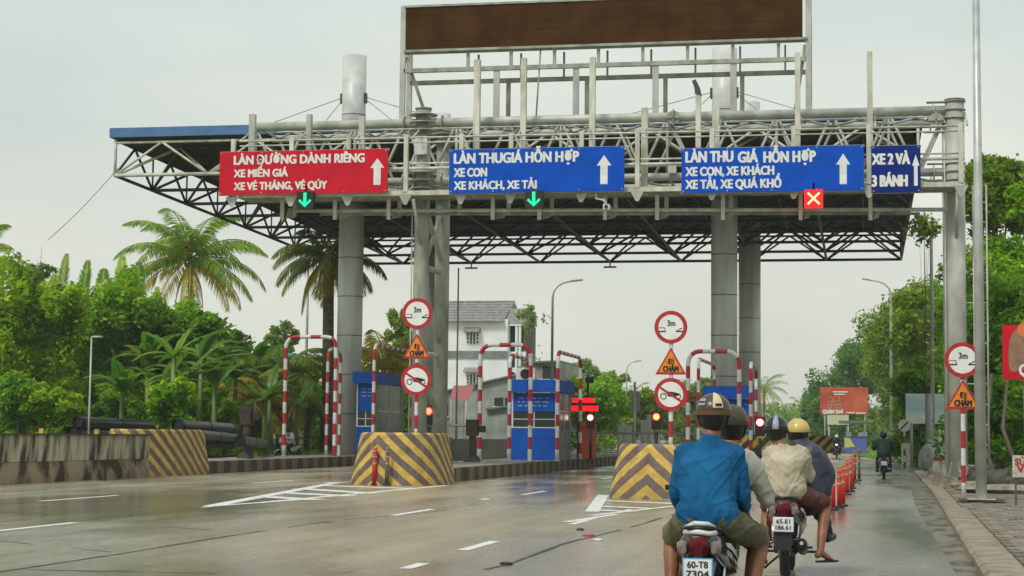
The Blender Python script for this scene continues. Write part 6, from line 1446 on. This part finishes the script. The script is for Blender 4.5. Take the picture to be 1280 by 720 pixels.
def cap_(mb, a, b, ra, rb, n=14):
    a, b = Vector(a), Vector(b); d = b-a; L_ = d.length
    d = d.normalized() if L_ > 1e-6 else Vector((0, 0, 1))
    pts, rs = [], []
    for q in (-85, -60, -30): pts.append(a+d*ra*math.sin(D(q))); rs.append(ra*math.cos(D(q)))
    for s in (0, .5, 1): pts.append(a+d*L_*s); rs.append(ra+(rb-ra)*s)
    for q in (30, 60, 85): pts.append(b+d*rb*math.sin(D(q))); rs.append(rb*math.cos(D(q)))
    mb.tube(pts, rs, n)
def organic(name, mb, voxel, m, parent, it=5, wr=0, ws=(9, 9, 3), seed=0, mats=None):
    me = new_mesh(name+'_src', mb.v, mb.f, [m]); o = bpy.data.objects.new(name, me); COL.objects.link(o)
    r = o.modifiers.new('r', 'REMESH'); r.mode = 'VOXEL'; r.voxel_size = voxel; r.use_smooth_shade = True
    s = o.modifiers.new('s', 'SMOOTH'); s.factor = .5; s.iterations = it
    bpy.context.view_layer.update()
    me2 = bpy.data.meshes.new_from_object(o.evaluated_get(bpy.context.evaluated_depsgraph_get()))
    o.modifiers.clear(); o.data = me2; bpy.data.meshes.remove(me)
    if wr:
        sv = Vector((seed*1.7, seed*2.3, seed)); cs = []
        for v in me2.vertices:
            c = v.co; ax = -abs(c.x-.03)*9
            n1 = noise.noise(Vector((c.x*4, c.y*4, c.z*9+ax))+sv); n2 = noise.noise(Vector((c.x*8+c.z*4, c.y*6, c.z*4-c.x*6))+sv); n3 = noise.noise(Vector((c.x*12, c.y*12, c.z*14))+sv)
            rdg = max(0, 1-abs(n1)*5)**1.5+.7*max(0, 1-abs(n2)*6)**1.5
            cs.append(v.co+v.normal*(wr*(rdg*.42+n3*.3+n1*.3-.12)))
        for v, c in zip(me2.vertices, cs): v.co = c
    me2.name = name
    me2.polygons.foreach_set('use_smooth', [True]*len(me2.polygons))
    me2.materials.clear(); me2.materials.append(m)
    o.parent = parent; ORG[o.name] = org_of(parent)
    return o
V = Vector
def patch(c, r, az, el, n=10, lift=.004):
    """piece of a helmet shell between two azimuths (0 = back) and two elevations"""
    vs = []; 
    for i in range(n+1):
        for j in range(n+1):
            a = D(az[0]+(az[1]-az[0])*i/n); e_ = D(el[0]+(el[1]-el[0])*j/n)
            k = 1+lift/r[0]
            vs.append((c[0]+r[0]*k*math.cos(e_)*math.sin(a), c[1]-r[1]*k*math.cos(e_)*math.cos(a), c[2]+r[2]*k*math.sin(e_)))
    return MB().add(vs, [(i*(n+1)+j, i*(n+1)+j+1, (i+1)*(n+1)+j+1, (i+1)*(n+1)+j) for i in range(n) for j in range(n)], 0, True)
def person(label, J, shirt, bottom, helmet, voxel=.011, sleeves='long', legs='shorts', wr=.012, belly=0, shoes='sandal', group='motorbike riders', loose=.0, jacket=False, facing=(0, 1, 0), seed=1):
    J = {k: V(v) for k, v in J.items()}
    t = thing('person', label, 'person', (0, 0, 0), group)
    b = MB(); f = V(facing)
    cap_(b, J['pelvis']+V((-.07, 0, 0)), J['pelvis']+V((.07, 0, 0)), .105, .105)
    cap_(b, J['pelvis'], J['chest'], .115, .125); cap_(b, J['chest']+V((-.07, 0, .02)), J['chest']+V((.07, 0, .02)), .11, .11)
    shc = (J['shL']+J['shR'])/2
    cap_(b, J['shL'].lerp(shc, .2), J['shR'].lerp(shc, .2), .065, .065); cap_(b, J['chest'], J['neck']-V((0, 0, .06)), .10, .045); cap_(b, J['chest'], J['neck'], .06, .055); cap_(b, J['neck']-V((0, 0, .03)), J['head']-V((0, 0, .05)), .062, .058)
    b.sph(tuple(J['head']), (.077, .096, .112), 16, 12); cap_(b, J['head']+f*.05-V((0, 0, .06)), J['head']+f*.055-V((0, 0, .09)), .045, .032)
    cap_(b, J['head']+f*.095-V((0, 0, .005)), J['head']+f*.112-V((0, 0, .03)), .010, .014, 8)
    for s in (-1, 1): b.sph(tuple(J['head']+V((s*.078, 0, -.015))), (.012, .024, .032), 8, 6); b.sph(tuple(J['head']+f*.088+V((s*.03, 0, .012))), (.014, .008, .009), 8, 6)
    for s in 'LR':
        cap_(b, J['sh'+s], J['el'+s], .05, .040); cap_(b, J['el'+s], J['ha'+s], .039, .027)
        h = J['ha'+s]; d = (h-J['el'+s]).normalized(); cap_(b, h, h+d*.055, .030, .032, 10)
        sx = -1 if s == 'L' else 1; lat = d.cross(V((0, 0, 1))); lat = lat.normalized() if lat.length > .1 else V((1, 0, 0)); dn = -V((0, 0, 1))
        for k, (l_, o_) in enumerate(((.040, -.027), (.047, -.009), (.044, .009), (.034, .026))):
            p0 = h+d*.075+lat*o_; p1 = p0+d*l_*.8+dn*.012; p2 = p1+dn*l_*.75-d*.006
            cap_(b, p0-d*.03, p1, .0105, .0098, 8); cap_(b, p1, p2, .0098, .0085, 8)
        p0 = h+d*.03-lat*sx*.028; cap_(b, p0, p0+d*.028-lat*sx*.018+dn*.018, .012, .0105, 8); cap_(b, p0+d*.028-lat*sx*.018+dn*.018, p0+d*.045-lat*sx*.012+dn*.040, .0105, .009, 8)
        hip = J['pelvis']+V((sx*.09, 0, -.02)); cap_(b, hip, J['kn'+s], .088, .062); cap_(b, J['kn'+s], J['kn'+s].lerp(J['an'+s], .35)-f*.012, .060, .060); cap_(b, J['kn'+s].lerp(J['an'+s], .35)-f*.012, J['an'+s], .058, .036)
        to = J['to'+s]; an = J['an'+s]; fd = (to-an); fd.z = 0; fd = fd.normalized() if fd.length > .01 else f
        cap_(b, an-V((0, 0, .03))-fd*.02, an-V((0, 0, .045))-fd*.035, .038, .032); cap_(b, an-V((0, 0, .02)), to-V((0, 0, .0)), .036, .028)
        lt = fd.cross(V((0, 0, 1)))
        for k in range(5): cap_(b, to+lt*(k-2)*.016, to+lt*(k-2)*.019+fd*(.032-abs(k-1)*.004)-V((0, 0, .006)), .012, .0095, 8)
    body = organic('body', b, voxel, SKIN, t, 3)
    g = .017+loose; c = MB()
    cap_(c, J['pelvis']+V((-.08, 0, .02)), J['pelvis']+V((.08, 0, .02)), .115+g, .115+g); cap_(c, J['pelvis'], J['chest'], .125+g, .13+g)
    for sx in (-1, 1): cap_(c, J['pelvis']+V((sx*.065, 0, .02)), J['chest']+V((sx*.062, 0, .02)), .112+g, .112+g); cap_(c, J['pelvis']+V((sx*.075, 0, .1)), (J['shR'] if sx > 0 else J['shL']).lerp(shc, .22), .10+g, .07+g)
    cap_(c, J['shL'].lerp(shc, .3)+V((0, 0, -.02)), J['neck']-V((0, 0, .055)), .06+g, .058+g*.5); cap_(c, J['shR'].lerp(shc, .3)+V((0, 0, -.02)), J['neck']-V((0, 0, .055)), .06+g, .058+g*.5)
    cap_(c, J['chest']+V((-.08, 0, .02)), J['chest']+V((.08, 0, .02)), .112+g, .112+g); cap_(c, J['shL'].lerp(shc, .14), J['shR'].lerp(shc, .14), .062+g, .062+g)
    cap_(c, J['chest'], J['neck']-V((0, 0, .045)), .11+g, .066+g*.6)
    if belly: cap_(c, J['pelvis']+V((-.1, 0, -.02)), J['pelvis']+V((.1, 0, -.02)), .13+g, .13+g)
    for s in 'LR':
        if sleeves == 'long' or (sleeves == 'left bare' and s == 'R'): cap_(c, J['sh'+s], J['el'+s], .054+g, .046+g); cap_(c, J['el'+s], J['el'+s].lerp(J['ha'+s], .88), .045+g, .034+g*.6)
        else: cap_(c, J['sh'+s], J['sh'+s].lerp(J['el'+s], .80), .056+g, .058+g*1.3)
    if jacket:
        for s in (1,): cap_(c, J['shR'], J['elR'], .12, .12); cap_(c, J['chest'], J['pelvis']+V((.1, 0, -.05)), .2, .2); cap_(c, J['chest'], J['elR'], .12, .1); cap_(c, J['chest']+V((.05, 0, .1)), J['neck'], .15, .1); cap_(c, J['elR'], J['pelvis']+V((.24, .02, .0)), .10, .10); cap_(c, J['pelvis']+V((.2, .1, -.02)), J['knR']+V((.0, -.1, 0)), .13, .10)
    organic('jacket' if jacket else 'shirt', c, voxel, shirt, t, 4, wr, seed=seed)
    q = MB(); cap_(q, J['pelvis']+V((-.075, 0, 0)), J['pelvis']+V((.075, 0, 0)), .118, .118)
    for s in 'LR':
        sx = -1 if s == 'L' else 1; hip = J['pelvis']+V((sx*.09, 0, -.02))
        if legs == 'shorts': cap_(q, hip, hip.lerp(J['kn'+s], .86), .108, .092)
        else: cap_(q, hip, J['kn'+s], .105, .078); cap_(q, J['kn'+s], J['kn'+s].lerp(J['an'+s], .93), .077, .058)
    organic('shorts' if legs == 'shorts' else 'trousers', q, voxel, bottom, t, 4, wr*.9, seed=seed+4)
    for s in 'LR':
        to = J['to'+s]; an = J['an'+s]; fd = (to-an); fd.z = 0; fd = fd.normalized() if fd.length > .01 else f; lt = fd.cross(V((0, 0, 1)))
        if shoes == 'sandal':
            z_ = min(to.z, an.z-.06)-.034; pp = []
            for k in range(16): a = 2*math.pi*k/16; pp.append(an.lerp(to, .5)*1+fd*(.02+.145*math.cos(a))+lt*(.043+.008*math.cos(a))*math.sin(a))
            for p_ in pp: p_.z = z_
            sd_ = ob('sandal', MB().prism(pp, (0, 0, .018)), RUBBER, t); ob('strap', MB().tube([to-fd*.02+lt*.045+V((0, 0, -.02)), to-fd*.01+V((0, 0, .03)), to-fd*.02-lt*.045+V((0, 0, -.02))], .008, 6), RUBBER, sd_)
        else:
            m_ = MB(); cap_(m_, an-fd*.03-V((0, 0, .045)), to+fd*.03, .05, .042); organic('shoe', m_, .014, BLACK, t, 2)
    # hair and helmet
    h = J['head']; bk = -f
    ob('hair', MB().sph(tuple(h+bk*.012+V((0, 0, .0))), (.090, .104, .125), 18, 12, 0, (-.80, .9)), HAIR, t)
    hc = h+V((0, 0, .035))
    R3 = (.118, .138, .115)
    if helmet:
        col_, kind = helmet; hm = MB().sph(tuple(hc), R3, 28, 12, 0, (-.22, 1)); hm.sph(tuple(hc), (.108, .128, .105), 28, 12, 0, (-.22, .99))
        H_ = ob('helmet', hm, col_, t)
        ob('helmet_rim', MB().tube([(hc.x+R3[0]*.985*math.cos(a), hc.y+R3[1]*.985*math.sin(a), hc.z-.026) for a in [2*math.pi*k/32 for k in range(33)]], .009, 6, caps=False), BLACK, H_)
        vz = MB(); fy = f.y
        vz.add([(hc.x+R3[0]*k*math.sin(a), hc.y+fy*(R3[1]*k*math.cos(a)+ (k-1)*.12), hc.z-.02-(k-1)*.10) for k in (1.0, 1.42) for a in [D(-62+124*j/12) for j in range(13)]], [(j, j+1, 14+j, 13+j) for j in range(12)], 0, True)
        ob('visor', vz, col_, H_)
        for s in (-1, 1): ob('chin_strap', MB().tube([hc+V((s*.105, 0, -.02)), h+V((s*.085, f.y*.02, -.06)), h+V((s*.02, f.y*.06, -.125))], .008, 5), BLACK, H_)
        if kind == 'band':
            ob('cream_band', patch(hc, R3, (4, 38), (8, 88)), mat('helmet_cream', (.68, .55, .33), .3), H_); ob('silver_sticker', patch(hc, R3, (-52, -24), (16, 40)), CHROME, H_)
            ob('sticker_print', patch(hc, R3, (-50, -26), (24, 30), lift=.0055), BLACK, H_); ob('band_print', patch(hc, R3, (12, 34), (12, 22), lift=.0055), BLACK, H_)
            ob('rear_lip', patch(hc, (R3[0]*1.06, R3[1]*1.08, R3[2]), (-85, 85), (-16, -3)), mat('helmet_brown_lip', (.16, .085, .04), .4), H_)
        if kind == 'stripes':
            for a0 in (-13, 1): ob('white_stripe', patch(hc, R3, (a0, a0+12), (-10, 80)), WHITE, H_); ob('blue_stripe', patch(hc, R3, (a0+3.5, a0+8.5), (-10, 80), lift=.0055), mat('stripe_blue', (.04, .07, .30), .4), H_)
        if kind == 'plain_ridge': ob('rear_lip', patch(hc, (R3[0]*1.04, R3[1]*1.05, R3[2]), (-80, 80), (-14, -4)), col_, H_)
    return t

SH_BLUE = mat('blue_shirt', (0.008, 0.085, 0.22), .9, scale=3, col2=(0.014, 0.145, 0.32), spec=.2, bump=.22, bscale=12, bdist=.03)
SH_WHITE = mat('dusty_white_shirt', (0.40, 0.33, 0.22), .85, scale=4, col2=(0.60, 0.53, 0.40), bump=.22, bscale=10, bdist=.03)
SH_GREY = mat('pale_khaki_shirt', (0.36, 0.36, 0.28), .85, scale=5, col2=(0.46, 0.46, 0.38), bump=.22, bscale=10, bdist=.03)
SH_NAVY = mat('navy_rain_jacket', (0.016, 0.018, 0.045), .5, scale=3, col2=(0.05, 0.05, 0.075), bump=.2)
SHORTK = mat('khaki_shorts', (0.10, 0.10, 0.05), .85, scale=6, col2=(0.16, 0.15, 0.08), bump=.22, bscale=10, bdist=.03)
SHORTR = mat('maroon_shorts', (0.10, 0.03, 0.03), .85, scale=6, col2=(0.15, 0.06, 0.05)); TRB = mat('black_trousers', (0.012, 0.012, 0.016), .8)
HB = mat('helmet_brown', (0.07, 0.042, 0.022), .35, coat=.15); HK = mat('helmet_black', (0.010, 0.011, 0.011), .2, coat=.4); HY = mat('helmet_yellow', (0.62, 0.45, 0.13), .3, coat=.4); HG = mat('helmet_olive_grey', (0.06, 0.048, 0.028), .4)
BODYB = mat('bike_black_shell', (0.010, 0.010, 0.013), .15, coat=.7); BODYR = mat('bike_dark_red_shell', (0.10, 0.006, 0.01), .2, coat=.7); BODYW = mat('bike_white_shell', (.62, .63, .62), .25, coat=.5)

def put(o, loc, rz=0):
    o.location = loc; o.rotation_euler = (0, 0, rz)
def at_plate(px, py): 
    g = G(px, py, .55); return V((g.x, g.y+.43, 0))
# --- pair in front: rider in blue behind a driver in pale khaki
L1 = at_plate(872, 711.5)
b1 = bike('black motorbike with the blue rimmed number plate 60-T8, nearest the camera', BODYB, '60-T8', '7304', PLATEB, mirrors=False)
ob('plastic_strap', MB().tube([(-.09, -.25, .80), (-.03, -.30, .83), (.05, -.29, .825), (.09, -.24, .80)], .016, 8).tube([(-.10, -.27, .77), (0, -.325, .775), (.06, -.32, .765), (.10, -.27, .77)], .018, 8), mat('white_plastic', (.62, .62, .58), .4, bump=.5), b1)
put(b1, L1)
p1 = person('person in a blue long sleeved shirt and brown helmet with a cream band', dict(pelvis=(0.02, .02, .87), chest=(.025, .07, 1.17), neck=(.035, .10, 1.40), head=(.05, .13, 1.52), shL=(-.140, .09, 1.27), shR=(.205, .09, 1.265),
    elL=(-.190, .13, 1.00), elR=(.245, .12, 1.00), haL=(-.19, .36, .90), haR=(.24, .36, .90), knL=(-.245, .40, .70), knR=(.35, .38, .70), anL=(-.235, .20, .36), anR=(.30, .20, .36), toL=(-.25, .34, .31), toR=(.33, .34, .31)), SH_BLUE, SHORTK, (HB, 'band'), voxel=.0085, seed=2, wr=.021, loose=-.006)
put(p1, L1)
p2 = person('person driving in a pale khaki shirt, mostly hidden behind the rider in blue', dict(pelvis=(.03, .50, .86), chest=(.10, .54, 1.14), neck=(.13, .58, 1.32), head=(.135, .62, 1.455), shL=(-.04, .58, 1.24), shR=(.27, .58, 1.21),
    elL=(-.25, .62, .99), elR=(.375, .66, .96), haL=(-.28, .88, 1.02), haR=(.34, .86, 1.03), knL=(-.22, .86, .66), knR=(.30, .86, .66), anL=(-.24, .55, .33), anR=(.25, .55, .33), toL=(-.25, .70, .28), toR=(.26, .70, .28)), SH_GREY, SHORTK, (HG, 'plain_ridge'), voxel=.011, seed=5, wr=.018, loose=.0, sleeves='left bare')
put(p2, L1)
# --- second pair: dusty white T shirt behind a navy jacket
L2 = at_plate(979, 655.5)
b2 = bike('dark red and black motorbike with the white number plate 65-E1', BODYR, '65-E1', '186.61', PLATE)
put(b2, L2)
p3 = person('person in a dusty white T shirt, bare legs and a black helmet with white stripes', dict(pelvis=(.0, .0, .87), chest=(.03, .02, 1.12), neck=(-.04, .06, 1.31), head=(-.09, .09, 1.45), shL=(-.145, .04, 1.22), shR=(.165, .06, 1.22),
    elL=(-.19, .16, .98), elR=(.215, .18, .97), haL=(-.17, .40, .92), haR=(.22, .42, .92), knL=(-.19, .40, .68), knR=(.385, .32, .72), anL=(-.215, .08, .26), anR=(.34, .02, .28), toL=(-.23, .20, .17), toR=(.43, .10, .20)), SH_WHITE, SHORTR, (HK, 'stripes'), sleeves='short', seed=7, wr=.022, loose=.004)
put(p3, L2)
p4 = person('person driving in a wide navy rain jacket and a pale yellow helmet', dict(pelvis=(.10, .52, .84), chest=(.17, .60, 1.10), neck=(.13, .66, 1.30), head=(.10, .70, 1.43), shL=(-.02, .64, 1.20), shR=(.29, .62, 1.17),
    elL=(-.25, .72, 1.00), elR=(.37, .62, 1.0), haL=(-.28, .88, 1.04), haR=(.33, .86, 1.05), knL=(-.2, .95, .64), knR=(.34, .85, .62), anL=(-.22, .62, .34), anR=(.40, .62, .42), toL=(-.23, .78, .28), toR=(.44, .76, .38)), SH_NAVY, TRB, (HY, 'plain_ridge'), voxel=.014, legs='trousers', shoes='shoe', jacket=True, seed=9, wr=.014)
put(p4, L2)
# --- far riders
SIT = dict(pelvis=(0, .32, .86), chest=(0, .42, 1.15), neck=(0, .48, 1.36), head=(0, .52, 1.49), shL=(-.19, .46, 1.27), shR=(.19, .46, 1.27), elL=(-.33, .58, 1.06), elR=(.33, .58, 1.06), haL=(-.29, .86, 1.04), haR=(.29, .86, 1.04),
    knL=(-.20, .80, .66), knR=(.20, .80, .66), anL=(-.22, .50, .33), anR=(.22, .50, .33), toL=(-.23, .64, .28), toR=(.23, .64, .28))
g_ = G(1105, 599); DKG = mat('dark_green_jacket', (.008, .035, .022), .7, var=.3); 
b3 = bike('motorbike ridden away down the lane, seen past the orange posts', BODYB, None, None); put(b3, (g_.x, g_.y, 0)); p5 = person('person in a dark green jacket riding away down the lane', SIT, DKG, TRB, (HK, 'x'), voxel=.02, legs='trousers', shoes='shoe', loose=.03); put(p5, (g_.x, g_.y, 0))
c = P(1046, 560, 124); b4 = bike('far scooter coming on with its lamp lit beside the yellow striped barrier', BODYB, None, None, head_on=True); put(b4, (c.x, 124, 0), math.pi)
p6 = person('person in dark clothes on the far scooter coming on', SIT, mat('dark_shirt', (.02, .03, .04), .8), TRB, (BODYW, 'x'), voxel=.025, legs='trousers', shoes='shoe'); put(p6, (c.x, 124, 0), math.pi)
c = P(369, 560, 78); b5 = bike('white scooter coming on beyond the left striped arch', BODYW, None, None); put(b5, (c.x, 78, 0), math.pi-.35)
p7 = person('person in a white shirt and black cap on the white scooter', SIT, mat('white_shirt', (.55, .56, .58), .8), TRB, (HK, 'x'), voxel=.02, legs='trousers', shoes='shoe', loose=.015); put(p7, (c.x, 78, 0), math.pi-.35)

# litter on the road
LIT = mat('red_plastic_scrap', (.6, .05, .08), .4)
for k, (px, py, r, m_) in enumerate(((736, 670, .06, LIT), (747, 676, .05, WHITE), (495, 673, .05, BLACK), (417, 700, .03, BLACK), (606, 625, .10, WHITE), (725, 663, .04, BLACK), (633, 706, .05, BLACK), (668, 694, .04, BLACK), (716, 706, .03, BLACK), (772, 700, .03, BLACK))):
    if k in (2, 3, 7, 8, 9): continue
    g_ = G(px, py); mb = MB().sph((g_.x, g_.y, .012), (r*1.6, r, .02), 8, 4); mb.v = [tuple(V(v)+V((0, 0, .01*noise.noise(V(v)*30)))) for v in mb.v]
    lb = ['red scrap of plastic beside the broken white line', 'white scrap beside the red plastic scrap', 'dark lump on the road in the middle foreground', 'tiny dark pebble near the lower edge of the photo', 'white patch of litter right of the hatched nose', 'dark pebble just above the red scrap', 'dark clod on the slab joint near the lower edge', 'dark clod farther along the slab joint', 'dark pebble nearest the lower edge, middle', 'dark pebble left of the rider in blue'][k]
    ob('litter', mb, m_, org=(g_.x, g_.y, 0), label=lb, cat='litter', group='litter on the road')

# ------------------------------------------------------------------ damp air over the whole place
hz = bpy.data.materials.new('damp_air'); hz.use_nodes = True
ht = hz.node_tree; ht.nodes.clear(); ho = ht.nodes.new('ShaderNodeOutputMaterial'); hv = ht.nodes.new('ShaderNodeVolumePrincipled')
hv.inputs['Color'].default_value = (0.93, 0.95, 0.95, 1); hv.inputs['Density'].default_value = 0.0004
ht.links.new(hv.outputs['Volume'], ho.inputs['Volume'])
ob('haze', MB().bb(-710, 710, -70, 1210, -1.2, 21.5), hz, kind='stuff')
